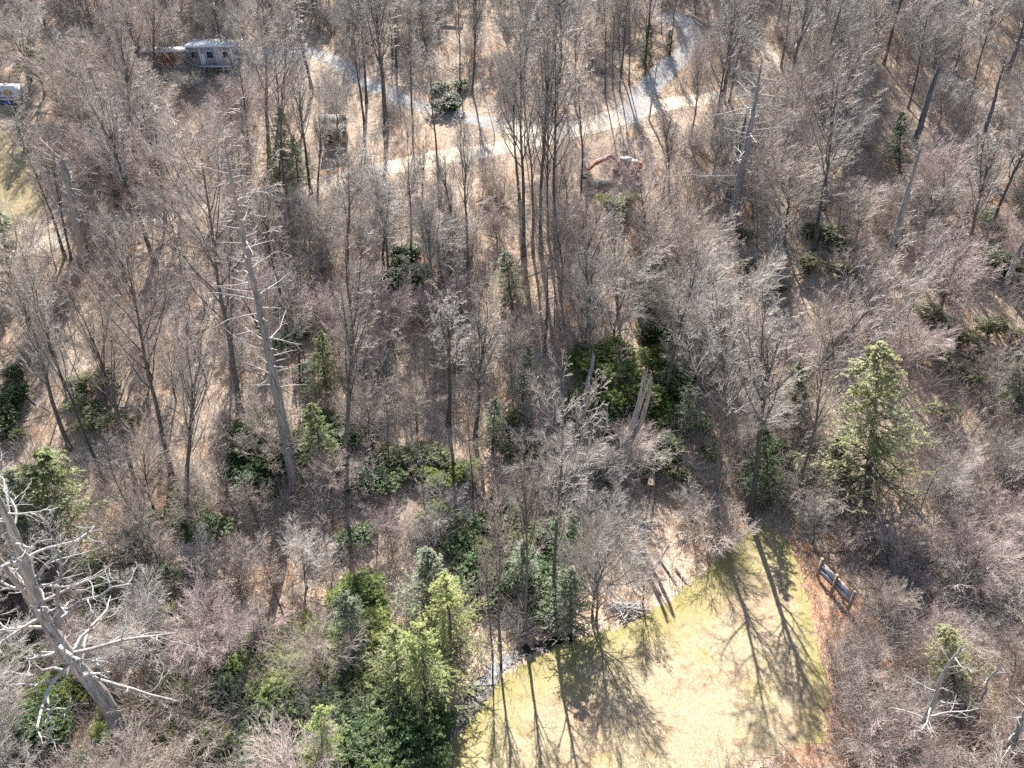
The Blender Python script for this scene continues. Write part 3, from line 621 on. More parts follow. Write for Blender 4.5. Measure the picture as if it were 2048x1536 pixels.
def snag(ub, vb, ut, vt, r0, n, L, label, tm='deadwood', lm='deadlimb', t0=.3, rend=.3, up=.0, ang=(1.1, 1.7), crook=.12, tall=True, name='dead_tree', shape=None, taper=None, wob_=.05, subs=3, clr=True, group='standing dead trees'):
    b = G(ub, vb); top = top_at(b, ut, vt); d = top - b; H = np.linalg.norm(d); t = thing(name, b, label, 'dead tree', group)
    segs = 22; tt = np.linspace(0, 1, segs + 1)[:, None]; P = d * tt; off = np.cumsum(rng.normal(0, wob_, (segs + 1, 3)), 0); off -= off[0]; off -= tt * off[-1]; off[:, 2] = 0
    P = (P + off)[None]; rd = r0 * (1 - (1 - rend) * tt[:, 0] ** 1.1) * (1 + .45 * np.exp(-tt[:, 0] * 30)) * rng.uniform(.94, 1.06, segs + 1); rd = rd[None]
    P[0, 0, 2] -= .2
    a = Acc().tubes(P, rd, 12)
    for k in range(3):        # splintered top
        e = P[0, -1] + np.array([*rng.normal(0, rd[0, -1] * .6, 2), rng.uniform(.3, .9)]); a.tubes(np.array([[P[0, -2], e]]), np.array([[rd[0, -1] * .6, .02]]), 5)
    part('trunk', a, M[tm], t, True)
    RM[0] = .016 + max(0, b[1] - 60) * .0005
    for q in limbs(P, rd, n, t0, L, ang, crook, up, subs=subs, shape=shape): part('branch', q, M[lm], t)
    RM[0] = .016
    if clr:
        for f0, f1 in ((0.0, .2), (.2, .4), (.4, .6), (.6, .8), (.8, 1)):
            us = [ub + (ut - ub) * f for f in (f0, f1)]; vs = [vb + (vt - vb) * f for f in (f0, f1)]
            clear(min(us) - 4, min(vs), max(us) + 4, max(vs), b[1] - .5)
    PLANTS.append(dict(o=t, kind='snag', base=b, top=top, h=H, r=.6, label=label)); return t
snag(592, 978, 455, 318, .62, 60, 3.3, 'tallest pale dead trunk with short broken branches left of centre', t0=.36, rend=.2, shape=lambda t: .5 + .7 * np.sin(t * 3.1))
snag(1463, 442, 1522, 128, .72, 60, 4.4, 'grey dead trunk with long white side branches below the top footpath', tm='midsnag', t0=.08, rend=.16, shape=lambda t: .6 + .6 * np.sin(t * 3.1))
snag(1455, 402, 1492, 235, .5, 10, 2.0, 'shorter dark dead trunk close behind the white branched dead trunk', tm='darksnag', t0=.3, clr=False)
snag(1775, 528, 1846, 285, .48, 50, 2.0, 'slanting pale dead trunk with stubby white pegs right of the dark hemlock', t0=.12, rend=.35)
snag(1826, 300, 1879, 132, .55, 5, .9, 'bare charcoal dead trunk without branches behind the dark hemlock', tm='darksnag', t0=.2, rend=.5)
snag(2010, 158, 2048, 50, .5, 26, 1.7, 'dark dead trunk with white stubs at the top right corner', tm='darksnag', t0=.1, rend=.4)
snag(2008, 582, 2062, 445, .45, 22, 1.6, 'grey dead trunk with curled stubs at the middle of the right edge', t0=.2)
snag(168, 520, 124, 318, .7, 30, 5.0, 'broad grey dead trunk with bleached spreading limbs at upper left', t0=.35, rend=.5, ang=(.8, 1.6))
snag(1089, 702, 1096, 548, .22, 9, 1.2, 'thin dark dead stem with a pale foot at the centre', tm='darksnag', lm='deadlimb', t0=.5, wob_=.06)
snag(1152, 858, 1188, 712, .27, 12, 1.6, 'light grey snapped stem beside the bright laurels', t0=.3, rend=.7)
snag(58, 190, 42, 48, .2, 16, 1.0, 'very thin pale pole like dead tree above the white camper', t0=.1, rend=.4)
snag(1648, 420, 1668, 160, .3, 8, 1.2, 'slim blackish dead trunk in the grey wood at upper right', tm='darksnag', t0=.4, clr=False)
snag(1955, 330, 2010, 120, .4, 20, 1.7, 'charcoal dead trunk among grey crowns left of the top right corner', tm='darksnag', t0=.2, clr=False)
snag(1816, 1500, 1922, 1300, .27, 14, 3.6, 'pale leaning dead trunk with long white twigs at the bottom right', t0=.25, ang=(.6, 1.3), up=.08, subs=6)
snag(1925, 1452, 2003, 1325, .17, 8, 1.8, 'thinner leaning dead stem just right of the pale bottom right trunk', t0=.3, subs=4)
snag(2010, 1530, 2080, 1380, .32, 12, 2.4, 'thick leaning grey trunk cut by the bottom right corner', tm='deadwood', t0=.2, subs=5)
snag(1050, 300, 1048, 60, .1, 6, .6, 'hair thin dead pole between the tall centre trunks', tm='darksnag', clr=False)
# big crooked foreground tree
def crooked():
    b = G(250, 1500); t = thing('dead_tree', b, 'huge bleached crooked dead tree with wild spreading limbs in the lower left foreground', 'dead tree', 'standing dead trees')
    top = top_at(b, -22, 985); d = top - b; segs = 20; tt = np.linspace(0, 1, segs + 1)[:, None]
    off = np.stack([.35 * np.sin(tt[:, 0] * 7 + .4) - .35 * math.sin(.4), .3 * np.sin(tt[:, 0] * 9), 0 * tt[:, 0]], -1)
    P = (d * tt + off)[None]; P[0, 0, 2] -= .3
    rd = (.58 * (1 - .66 * tt[:, 0] ** 1.3) * (1 + .5 * np.exp(-tt[:, 0] * 22)) * rng.uniform(.9, 1.1, segs + 1))[None]
    part('trunk', Acc().tubes(P, rd, 12), M['deadwood'], t, True)
    L1, r1 = grow(P, rd, 24, .34, (1.0, 1.65), .3, 8, .2, .0, .34, .25, abslen=6.2, shape=lambda x: (.7 + .3 * np.sin(x * 3)) * rng.choice([.5, .8, 1.15], size=x.shape), rmin=.03)
    for k in range(len(L1)):
        a = Acc().tubes(L1[k:k + 1], r1[k:k + 1], 7, cap=False)
        A, ra = grow(L1[k:k + 1], r1[k:k + 1], 6, .2, (.5, 1.2), .5, 5, .28, .04, .6, .35, rmin=.018); a.tubes(A, ra, 5, cap=False)
        B, rb = grow(A, ra, 4, .2, (.5, 1.2), .45, 3, .25, .03, .6, .5, rmin=.012); a.tubes(B, rb, 4, cap=False)
        C, rc = grow(B, rb, 2, .2, (.5, 1.2), .5, 2, .25, .03, .6, .5, rmin=.009); a.tubes(C, rc, 3, cap=False)
        part('branch', a, M['deadlimb'], t, True)
    for (f, e, rr) in ((.62, (-1.6, .3, 6.2), .3), (.5, (2.2, .6, 7.5), .2), (.48, (7.2, 1.2, .6), .16), (.36, (6.5, -.8, -2.2), .14), (.6, (6.2, .3, 2.6), .17), (.7, (4.6, 1, 4.2), .14), (.42, (-4.5, -.5, -.6), .15)):
        p0 = P[0, int(f * segs)]; Q = [p0]; 
        for s in range(1, 7): Q.append(p0 + np.array(e) * s / 6 + rng.normal(0, .18, 3))
        Q = np.array(Q)[None]; rq = np.linspace(rr, rr * .35, 7)[None]; part('limb', Acc().tubes(Q, rq, 8), M['deadwood'], t, True)
        for q in limbs(Q, rq, 7, .3, 3.2, (.6, 1.3), .25, .05, subs=5): part('branch', q, M['deadlimb'], t)
    clear(0, 1050, 330, 1400, b[1] + .5)
    PLANTS.append(dict(o=t, kind='snag', base=b, top=top, h=22, r=3, label=t['label']))
crooked()
snag(92, 1290, -8, 1000, .42, 9, 2.6, 'tan barkless trunk standing behind the crooked foreground dead tree', tm='deadwood', t0=.5, clr=False, subs=5)
def split_trunk():
    b = G(1226, 986); t = thing('split_trunk', b, 'thick pale storm broken trunk splitting into two ragged uprights', 'dead tree', 'standing dead trees')
    def pt(u, v): 
        q = top_at(b, u, v) - b; return q
    m1 = pt(1262, 872); lo = np.array([[(0, 0, -.2), pt(1238, 945), pt(1250, 905), m1]]); part('trunk', Acc().tubes(lo, np.array([[.62, .5, .46, .42]]), 12), M['deadwood'], t, True)
    part('left_upright', Acc().tubes(np.array([[pt(1252, 895), pt(1272, 830), pt(1284, 780), pt(1289, 738)]]), np.array([[.34, .26, .2, .12]]), 9), M['deadwood'], t, True)
    part('right_upright', Acc().tubes(np.array([[pt(1262, 885) + np.array([0, .3, 0]), pt(1285, 838), pt(1298, 790), pt(1303, 752)]]), np.array([[.3, .24, .2, .14]]), 9), M['deadwood'], t, True)
    for (u, v) in ((1258, 832), (1248, 850), (1304, 742), (1296, 735)):
        part('splinter', Acc().tubes(np.array([[m1 * .95, pt(u, v)]]), np.array([[.16, .03]]), 5), M['palelog'], t)
    clear(1225, 740, 1310, 990, b[1] - .5)
    PLANTS.append(dict(o=t, kind='snag', base=b, top=pt(1289, 738) + b, h=14, r=1, label=t['label']))
split_trunk()
def log(p1, p2, r, label, m_='greylog', nb=3, name='fallen_log', lift=.0, group='fallen logs on the wood floor'):
    a = G(*p1); b = G(*p2); n = 7; pts = np.array([a + (b - a) * s / (n - 1) for s in range(n)]); pts[:, 2] = TZ(pts[:, 0], pts[:, 1]) + r * .6 + lift
    c = pts[0].copy(); pts = pts - c + rng.normal(0, r * .15, pts.shape); o = thing(name, c, label, 'log', group)
    rd = np.linspace(r, r * .6, n)[None] * rng.uniform(.9, 1.1, n); part('stem', Acc().tubes(pts[None], rd, 9), M[m_], o, True)
    if nb:
        for q in limbs(pts[None], rd, nb, .3, 1.6, (.5, 1.2), .15, .05): part('branch', q, M[m_], o)
    return o
log((872, 50), (926, 57), .35, 'long light log lying at the top of the brushy clearing', nb=2)
log((1384, 34), (1410, 50), .3, 'upper pale log stacked beside the top bend of the driveway', 'palelog', nb=0)
log((1388, 42), (1402, 55), .25, 'lower pale log stacked beside the top bend of the driveway', 'palelog', nb=0)
log((298, 440), (345, 466), .2, 'thin dark log lying beside the left dirt track', nb=1)
log((1300, 985), (1311, 826), .42, 'large pale fallen trunk with a splintered end among the laurels', 'palelog', nb=6, lift=.6)
log((1296, 1050), (1306, 985), .3, 'tan rotten log below the large pale fallen trunk', 'palelog', nb=3)
log((222, 918), (243, 938), .16, 'short pale log on open litter at the left', nb=0)
for i, (p, q, lb_) in enumerate([((1290, 1090), (1322, 1190), 'longest grey pole lying above the lawn corner'), ((1268, 1112), (1290, 1180), 'grey fallen pole left of the longest grey pole'), ((1318, 1118), (1352, 1168), 'grey fallen pole right of the longest grey pole'),
        ((1336, 1090), (1300, 1150), 'grey fallen pole crossing over the longest grey pole'), ((1250, 1140), (1272, 1190), 'leftmost short grey pole near the brush pile'), ((1352, 1140), (1372, 1166), 'rightmost short grey pole at the lawn edge')]):
    log(p, q, .13 + .02 * (i % 2), lb_, nb=3, lift=.1 * (i % 3), name='fallen_pole', group='grey fallen poles above the lawn')
def brushpile(u, v, n, L, label):
    b = G(u, v); a = Acc()
    for k in range(n):
        az = rng.normal(.1, .5); c = np.array([rng.normal(0, .7), rng.normal(0, .35), .15 + .5 * rng.random()]); d = np.array([math.cos(az), math.sin(az), rng.normal(0, .15)]) * L * rng.uniform(.4, 1) / 2
        a.tubes(np.array([[c - d, c + rng.normal(0, .06, 3), c + d]]), np.array([[.06, .05, .025]]) * rng.uniform(.5, 1.3), 5)
    o = part('brush_pile', a, M['deadlimb'], None); o.location = b; tag(o, label, 'brush pile')
brushpile(1252, 1222, 60, 3.2, 'heap of cut grey sticks at the lawn edge')
brushpile(1210, 370, 50, 4, 'dark heap of branches in front of the excavator')


# ------------------------------------------------------------------ trees placed one by one
def T(kind, ub, vb, ut, vt, wid=1.0, var=None, label=None, spin=None):
    b = G(ub, vb); return place(kind, b, top_at(b, ut, vt), wid=wid, var=var, spin=spin, label=label)
HT = [  # kind, base u v, top u v, width
 ('tall_grey', 483, 838, 395, 300, .95, 1), ('tall_grey', 462, 720, 455, 470, .9, 2), ('tall_brown', 272, 972, 150, 560, .8, 0), ('tall_grey', 207, 965, 70, 560, .6, 2), ('tall_grey', 140, 900, 5, 520, .9, 0),
 ('tall_brown', 345, 960, 235, 480, .8, 1), ('tall_grey', 372, 1010, 375, 640, .9, 2), ('tall_grey', 130, 515, 45, 240, .9, 1), ('tall_brown', 142, 520, 105, 270, .8, 0), ('tall_grey', 205, 355, 150, 160, 1.1, 1), ('tall_grey', 332, 450, 300, 200, 1.1, 3),
 ('tall_brown', 298, 192, 245, -20, 1., 0), ('tall_brown', 312, 190, 295, -30, 1., 2), ('tall_grey', 540, 335, 520, -30, 1.1, 1), ('tall_grey', 548, 330, 575, 30, .9, 3), ('tall_grey', 622, 390, 598, 130, 1.1, 0), ('tall_grey', 635, 400, 640, 200, 1, 2),
 ('tall_grey', 772, 265, 765, -60, 1.5, 0), ('tall_grey', 825, 250, 825, 20, .9, 2), ('tall_grey', 730, 255, 700, 40, 1.1, 1),
 ('tall_grey', 1048, 512, 1040, 40, .8, 1), ('tall_grey', 1066, 505, 1058, 130, .7, 3), ('tall_grey', 1082, 508, 1078, 0, .7, 0), ('tall_grey', 1112, 500, 1100, 60, .8, 1), ('tall_brown', 1096, 480, 1102, 150, .7, 2),
 ('tall_grey', 918, 505, 872, 290, 1., 0), ('tall_grey', 935, 510, 915, 250, 1., 2), ('tall_brown', 822, 525, 820, 250, .7, 1), ('tall_brown', 845, 470, 850, 260, .6, 0), ('tall_grey', 690, 960, 690, 480, .8, 2), ('tall_grey', 695, 560, 700, 300, 1, 1),
 ('tall_brown', 1162, 405, 1170, 150, .8, 1), ('tall_brown', 1338, 392, 1332, 210, 1.1, 2), ('tall_brown', 1380, 290, 1412, 90, .9, 1), ('tall_brown', 1448, 200, 1475, -40, 1.1, 0), ('tall_brown', 1458, 205, 1510, -30, 1, 2), ('tall_grey', 1562, 135, 1595, -60, 1.1, 1),
 ('tall_grey', 897, 850, 900, 560, 1.2, 0), ('tall_grey', 950, 880, 965, 600, 1.2, 2), ('tall_grey', 1385, 865, 1430, 620, 1.2, 0), ('tall_grey', 1328, 815, 1380, 500, 1.0, 1), ('tall_grey', 1178, 800, 1195, 540, 1.1, 3), ('tall_grey', 1235, 640, 1240, 400, 1.0, 2),
 ('tall_brown', 1295, 640, 1305, 430, 1.1, 1), ('tall_grey', 1560, 580, 1562, 440, 1.6, 2), ('tall_brown', 1880, 520, 1950, 380, 1.5, 0), ('tall_grey', 1150, 210, 1152, -20, .9, 0), ('tall_brown', 1210, 190, 1215, -40, .7, 1), ('tall_brown', 1240, 185, 1240, -30, .6, 2), ('tall_brown', 1226, 180, 1228, -10, .6, 0), ('tall_brown', 1258, 170, 1262, -50, .6, 1),
 ('tall_grey', 1340, 110, 1352, -60, .7, 2), ('tall_brown', 920, 175, 918, -40, .8, 1), ('tall_brown', 1610, 260, 1640, 60, 1, 0), ('tall_brown', 1670, 300, 1705, 80, 1, 1), ('tall_brown', 1720, 200, 1760, -20, 1.1, 2), ('tall_grey', 600, 770, 585, 560, .9, 3),
 ('tall_grey', 1500, 1035, 1545, 560, 1.0, 0), ('tall_brown', 1588, 1010, 1690, 640, .7, 1), ('mid_grey', 1185, 1240, 1180, 1010, .8, 0), ('mid_grey', 1192, 1248, 1210, 1030, .8, 2), ('mid_brown', 1285, 1215, 1292, 1100, .8, 0), ('mid_grey', 1225, 1000, 1160, 870, 1.6, 1),
 ('tall_grey', 1110, 1250, 1105, 830, .7, 1), ('tall_brown', 1050, 1270, 1040, 880, .6, 0), ('tall_brown', 1000, 1290, 985, 960, .6, 2), ('tall_grey', 1430, 1020, 1452, 590, 1.0, 3), ('tall_brown', 985, 1310, 975, 1080, .5, 0)]
for k, ub, vb, ut, vt, wd, va in HT: T(k, ub, vb, ut, vt, wd, va)
T('tall_grey', 1530, 858, 1800, 545, 1.0, 1, 'strongly leaning grey tree slanting up to the right behind the big hemlock')
T('tall_brown', 1545, 850, 1775, 735, .6, 0, 'lower leaning trunk reaching behind the yellow green hemlock top')
CF = [('conifer_yellow', 1735, 1000, 1752, 690, 1.5, 'largest yellow green hemlock at the right of the wood'), ('conifer_dark', 1800, 345, 1797, 222, 1.25, 'dark hemlock beside the slanting pale dead trunk'),
 ('conifer_dark', 1290, 148, 1298, 45, 1.1, 'dark spruce standing left of the driveway'), ('conifer_dark', 1338, 110, 1340, 58, 1.3, 'small dark cedar inside the driveway bend'), ('conifer_yellow', 452, 76, 456, 18, 1.4, 'yellow green evergreen behind the grey cabin'),
 ('conifer_green', 556, 385, 560, 212, 1.0, 'slim green hemlock below the grey forked trees'), ('conifer_sage', 600, 395, 590, 270, 1.2, 'pale sage evergreen right of the slim green hemlock'), ('conifer_sage', 1025, 620, 1026, 500, 1.5, 'pale silvery green hemlock below the tall centre trunks'),
 ('conifer_dark', 1296, 660, 1300, 520, .9, 'dark narrow evergreen right of the centre'), ('conifer_sage', 1378, 870, 1384, 765, 1.3, 'small pale evergreen right of the split trunk'), ('conifer_sage', 1045, 800, 1046, 690, 1.2, 'sage young hemlock at the centre of the wood'),
 ('conifer_sage', 985, 900, 985, 795, 1.2, 'pale young hemlock lower left of the centre sage hemlock'), ('conifer_green', 112, 1110, 72, 880, 1.5, 'broad green hemlock above the crooked dead tree'), ('conifer_sage', 40, 1130, -10, 930, 1.3, 'pale hemlock cut by the left edge'),
 ('conifer_sage', 868, 1260, 858, 1105, 1.5, 'bluish green young pine above the lime pines'), ('conifer_lime', 905, 1330, 900, 1150, 1.35, 'tall lime green pine nearest the dark pool'), ('conifer_lime', 855, 1425, 842, 1235, 1.4, 'brightest lime pine above the shaded footpath'),
 ('conifer_yellow', 800, 1400, 785, 1260, 1.5, 'yellow green pine left of the brightest lime pine'), ('conifer_sage', 1140, 1262, 1135, 1120, 1.3, 'grey green pine at the lawn edge right of the pool'), ('conifer_sage', 1040, 1200, 1040, 1080, 1.3, 'grey green pine above the dark pool'),
 ('conifer_lime', 650, 1560, 640, 1400, 1.0, 'lime pine at the bottom edge left of the footpath'), ('conifer_sage', 712, 1330, 700, 1190, 1.2, 'sage pine left of the lime pines'), ('conifer_yellow', 1908, 1390, 1915, 1255, 1.4, 'yellow evergreen bush beside the leaning dead trunk'),
 ('conifer_green', 655, 800, 650, 660, 1.1, 'green young hemlock right of the tallest pale dead trunk'), ('conifer_green', 640, 960, 640, 800, 1.2, 'green hemlock touching the foot of the tallest pale dead trunk'), ('conifer_green', 1590, 860, 1590, 720, 1.1, 'green young hemlock left of the largest yellow green hemlock'), ('conifer_dark', 1535, 1020, 1540, 850, .9, 'dark evergreen at the top corner of the lawn'),
 ('conifer_sage', 2040, 830, 2045, 700, 1.4, 'sage evergreen at the middle of the right edge'), ('conifer_dark', 62, 165, 62, 60, 1.3, 'dark evergreen behind the white camper'), ('conifer_dark', 48, 300, 36, 212, 1.4, 'dark evergreen in front of the white camper'), ('conifer_sage', 20, 560, 15, 420, 1.4, 'pale evergreen below the straw field'),
 ('conifer_green', 1680, 990, 1675, 880, 1.2, 'green evergreen low at the left foot of the largest hemlock'), ('conifer_dark', 1010, 30, 1010, -60, 1.5, 'dark evergreen at the top edge right of the clearing'), ('conifer_dark', 948, 22, 950, -70, 1.5, 'dark evergreen at the top edge above the clearing'), ('conifer_dark', 1240, 60, 1245, -40, 1.2, 'dark spruce at the top edge left of the driveway')]
for k, ub, vb, ut, vt, wd, lb_ in CF: T(k, ub, vb, ut, vt, wd, label=lb_)
def L_(kind, u, v, h, wid=1., lab=None): return place(kind, G(u, v), h=h, wid=wid, label=lab)
LZ = [  # zones of evergreen shrubs: kind, u0, v0, u1, v1, how many, height
 ('laurel_dark', 475, 870, 570, 1000, 9, 3.4), ('laurel_dark', 595, 850, 690, 960, 6, 3.), ('laurel_bright', 1150, 720, 1330, 860, 17, 3.6), ('laurel_dark', 1170, 830, 1250, 960, 7, 3.2), ('laurel_olive', 1280, 860, 1420, 980, 8, 2.6), ('laurel_dark', 1310, 770, 1400, 830, 5, 3.2),
 ('laurel_bright', 850, 950, 930, 1060, 4, 2.6), ('laurel_dark', 930, 1050, 1130, 1230, 16, 3.2), ('laurel_bright', 900, 1080, 1080, 1200, 7, 2.8), ('laurel_dark', 660, 1430, 860, 1560, 16, 3.), ('laurel_bright', 300, 1240, 640, 1540, 18, 2.8), ('laurel_dark', 300, 1380, 660, 1560, 12, 2.8),
 ('laurel_dark', 0, 1180, 110, 1500, 7, 3.), ('laurel_bright', 10, 1380, 260, 1540, 6, 2.6), ('laurel_dark', 0, 760, 60, 900, 5, 2.8), ('laurel_olive', 130, 760, 260, 880, 5, 2.4), ('laurel_dark', 875, 180, 960, 228, 6, 2.6), ('laurel_bright', 1200, 408, 1262, 450, 4, 2.3), ('laurel_olive', 780, 880, 900, 1000, 6, 2.4),
 ('laurel_dark', 1250, 560, 1330, 700, 5, 3.), ('laurel_dark', 770, 520, 860, 610, 5, 3.2), ('laurel_dark', 1500, 900, 1570, 990, 4, 2.8), ('laurel_olive', 1480, 470, 1700, 620, 7, 2.8), ('laurel_dark', 1960, 430, 2040, 600, 4, 3.), ('laurel_olive', 1820, 640, 2040, 900, 8, 2.6), ('laurel_bright', 600, 1180, 800, 1420, 9, 3.2), ('laurel_dark', 180, 1040, 420, 1260, 8, 2.8),
 ('laurel_bright', 1730, 1410, 1790, 1440, 1, 1.6), ('laurel_dark', 690, 900, 800, 1100, 6, 2.6), ('laurel_dark', 480, 560, 620, 760, 3, 2.4), ('laurel_olive', 1000, 840, 1140, 960, 6, 2.6)]
for kind, u0, v0, u1, v1, n, h in LZ:
    n = int(round(n * 1.26))
    for k in range(n):
        u, v = random.uniform(u0, u1), random.uniform(v0, v1); L_(kind, u, v, h * random.uniform(.85, 1.35), random.uniform(.85, 1.2))


# ------------------------------------------------------------------ the rest of the wood
BARE = [(520, 130, 740, 290), (860, 40, 1050, 150), (1110, 300, 1290, 400), (0, 262, 90, 470), (480, 750, 590, 900)]      # open ground in the photo
TWC = [(c[0], c[1]) for c in FIELD]
clear(800, 1110, 965, 1420, 60); clear(1675, 690, 1815, 960, 75); clear(1150, 1040, 1400, 1230, 52); clear(990, 500, 1065, 600, 100); clear(1760, 225, 1840, 330, 150); clear(780, 1280, 900, 1440, 50); clear(960, 1070, 1130, 1200, 50)
GZ = [(z[1] - 10, z[2] - 70, z[3] + 10, z[4]) for z in LZ] + [(c[1] - 45, c[4], c[1] + 45, c[2]) for c in CF]
for (u_, v_, h_, k_) in ((215, 1535, 2.6, 'laurel_dark'), (285, 1530, 2.4, 'laurel_olive'), (250, 1545, 3.4, 'shrub_grey'), (330, 1535, 3.2, 'shrub_brown'), (180, 1560, 3.2, 'shrub_brown')): L_(k_, u_, v_, h_, 1.1)
BW = G(1664, 1187)
def in_green(u, v): return any(a < u < c and b < v < d for a, b, c, d in GZ)
def blocked(base, top, h, r, fam):
    x, y = base[0], base[1]
    sx, sy = x, y - .87 * h * .85
    if fam != 'shrub':
        if abs(x - BW[0]) < 5 and BW[1] - 1 < y < BW[1] + 1.05 * h: return True
        if poly_in(np.array([sx, sx - r * .6, sx + r * .6]), np.array([sy, sy + r, sy + r]), LAWN).any(): return True
        if poly_in(np.array([sx, sx]), np.array([sy, sy + .3 * h]), FIELD).any(): return True
    if in_lawn(np.array([x]), np.array([y]))[0] or poly_in(np.array([x]), np.array([y]), FIELD)[0] or poly_in(np.array([x]), np.array([y]), PAD)[0]: return True
    for P, wd in ROADS:
        if poly_dist(np.array([x]), np.array([y]), P)[0] < wd / 2 + .8: return True
    if poly_dist(np.array([x]), np.array([y]), PATHW)[0] < 1.6 or poly_dist(np.array([x]), np.array([y]), CREEK)[0] < 1.2: return True
    u0, v0, d0 = PX(base); u1, v1, _ = PX(top); rp = r * F / d0
    for a, b, c, d, dist in CLEAR:
        if y >= dist: continue
        for f in (.0, .35, .6, .85, 1.):
            uu = u0 + (u1 - u0) * f; vv = v0 + (v1 - v0) * f; rr = rp * (0.15 if f < .3 else .75)
            if uu + rr > a and uu - rr < c and vv + rr * .6 > b and vv - rr * .6 < d: return True
    um, vm = (u0 + u1) / 2, v0 + (v1 - v0) * .6
    if fam != 'tall' and in_green(um, vm) and random.random() < .75: return True
    if y > 75 or fam == 'mid':
        for pl in RPX:
            dd = poly_dist(np.array([um, u0]), np.array([vm, v0]), pl)
            if fam != 'tall' and dd.min() < rp * .75 + 6: return True
            if fam == 'tall' and dd[0] < rp * .5 and random.random() < .65: return True
    for f in (.5, .75, 1.):         # keep crowns of front trees off the lawn
        uu = u0 + (u1 - u0) * f; vv = v0 + (v1 - v0) * f
        for du in (-.6, 0, .6):
            if poly_in(np.array([uu + du * rp]), np.array([vv]), LAWN_PX)[0]: return True
    return False
def tone(u, v, r):
    """which twig colour dominates in this part of the wood"""
    n = math.sin(u * .011 + 1.2 * math.sin(v * .009)) + math.sin(v * .013 + u * .006 + 1) + r * 1.2
    if u > 1250 and v < 420: return 'grey' if r < .75 else 'pink'
    if v < 230: return 'grey' if r < .6 else 'brown'
    return 'pink' if n > .75 else ('grey' if n > -.35 else 'brown')
RPX = [[(560, 103), (665, 120), (755, 178), (880, 222), (1030, 256), (1130, 262), (1240, 234), (1300, 216), (1430, 196)], [(1275, 205), (1330, 140), (1382, 88), (1384, 62)], [(740, 345), (900, 312), (1060, 284)], [(1500, 70), (1545, 115)]]
TAKEN = [tuple(p['base'][:2]) for p in PLANTS if not p['kind'].startswith('laurel')]
def scatter(fam, n, dmin, hr, wr, prob, rj, ylim=(26, 205)):
    pts = []; tries = 0; c = 0
    while c < n and tries < n * 60:
        tries += 1
        y = ylim[0] + (ylim[1] - ylim[0]) * random.random() ** (1.45 if fam != 'tall' else 1.0); hw = (y * .857 + 27.3) * .77 + 2; x = random.uniform(-hw, hw)
        z = float(TZ(x, y)); b = np.array([x, y, z]); u, v, d = PX(b)
        if random.random() > prob(u, v): continue
        if v > 1536 and (650 < u < 1750): continue
        dm = dmin * (1.0 if y < 90 else 1.15)
        if any((x - a) ** 2 + (y - q) ** 2 < dm * dm for a, q in pts): continue
        if fam != 'shrub' and any((x - a) ** 2 + (y - q) ** 2 < 4 for a, q in TAKEN): continue
        h = random.uniform(*hr); wd = random.uniform(*wr)
        if fam == 'mid' and y < 72: h *= .72; wd *= .9
        top = b + np.array([random.gauss(0, .06) * h, random.gauss(0, .05) * h, h]); tn = tone(u, v, random.uniform(-1, 1))
        kind = fam + '_' + (tn if fam + '_' + tn in PROTO else 'grey')
        Rr = PROTO[kind][0][2] * h / PROTO[kind][0][1] * wd
        if blocked(b, top, h, Rr, fam): continue
        place(kind, b, top, wid=wd); pts.append((x, y)); c += 1
    print('scatter', fam, c, tries)
def inb(u, v, m=0):
    return any(a - m < u < c + m and b - m < v < d + m for a, b, c, d in BARE)
def p_tall(u, v):
    if inb(u, v): return .06
    if v < 40: return 1.
    if u > 1350 and v < 350: return .9
    if v < 250: return .5
    if u > 1300: return .25
    return .3
def p_mid(u, v):
    if inb(u, v): return .05
    if v < 30: return .9
    if 720 < u < 1420 and 180 < v < 300: return .12
    if 740 < u < 1300 and 300 < v < 520: return .3
    if u < 520 and 430 < v < 1000: return .22
    if u < 950 and v > 1030: return .6
    if 1100 < u < 1450 and 1000 < v < 1240: return .1
    if u > 1550 and v > 1100: return .5 if v < 1300 else 1.
    return 1.
def p_shr(u, v):
    if inb(u, v): return .25
    if 1100 < u < 1450 and 1000 < v < 1240: return .5
    if u < 520 and 430 < v < 1000: return .3
    if u < 950 and v > 1080: return .6
    return 1.
scatter('tall', 135, 6.0, (17, 26), (.75, 1.15), p_tall, 0, (75, 215))
scatter('mid', 290, 4.0, (7.5, 14.5), (.95, 1.4), p_mid, 0, (27, 200))
scatter('shrub', 295, 2.4, (2.8, 5.8), (.9, 1.5), p_shr, 0, (24, 175))

def p_pole(u, v):
    if inb(u, v): return .25
    if 1100 < u < 1450 and 1000 < v < 1240: return .15
    if u > 1600 and v > 1100: return .1
    return 1.
scatter('pole', 290, 2.2, (7, 15), (.8, 1.2), p_pole, 0, (40, 195))
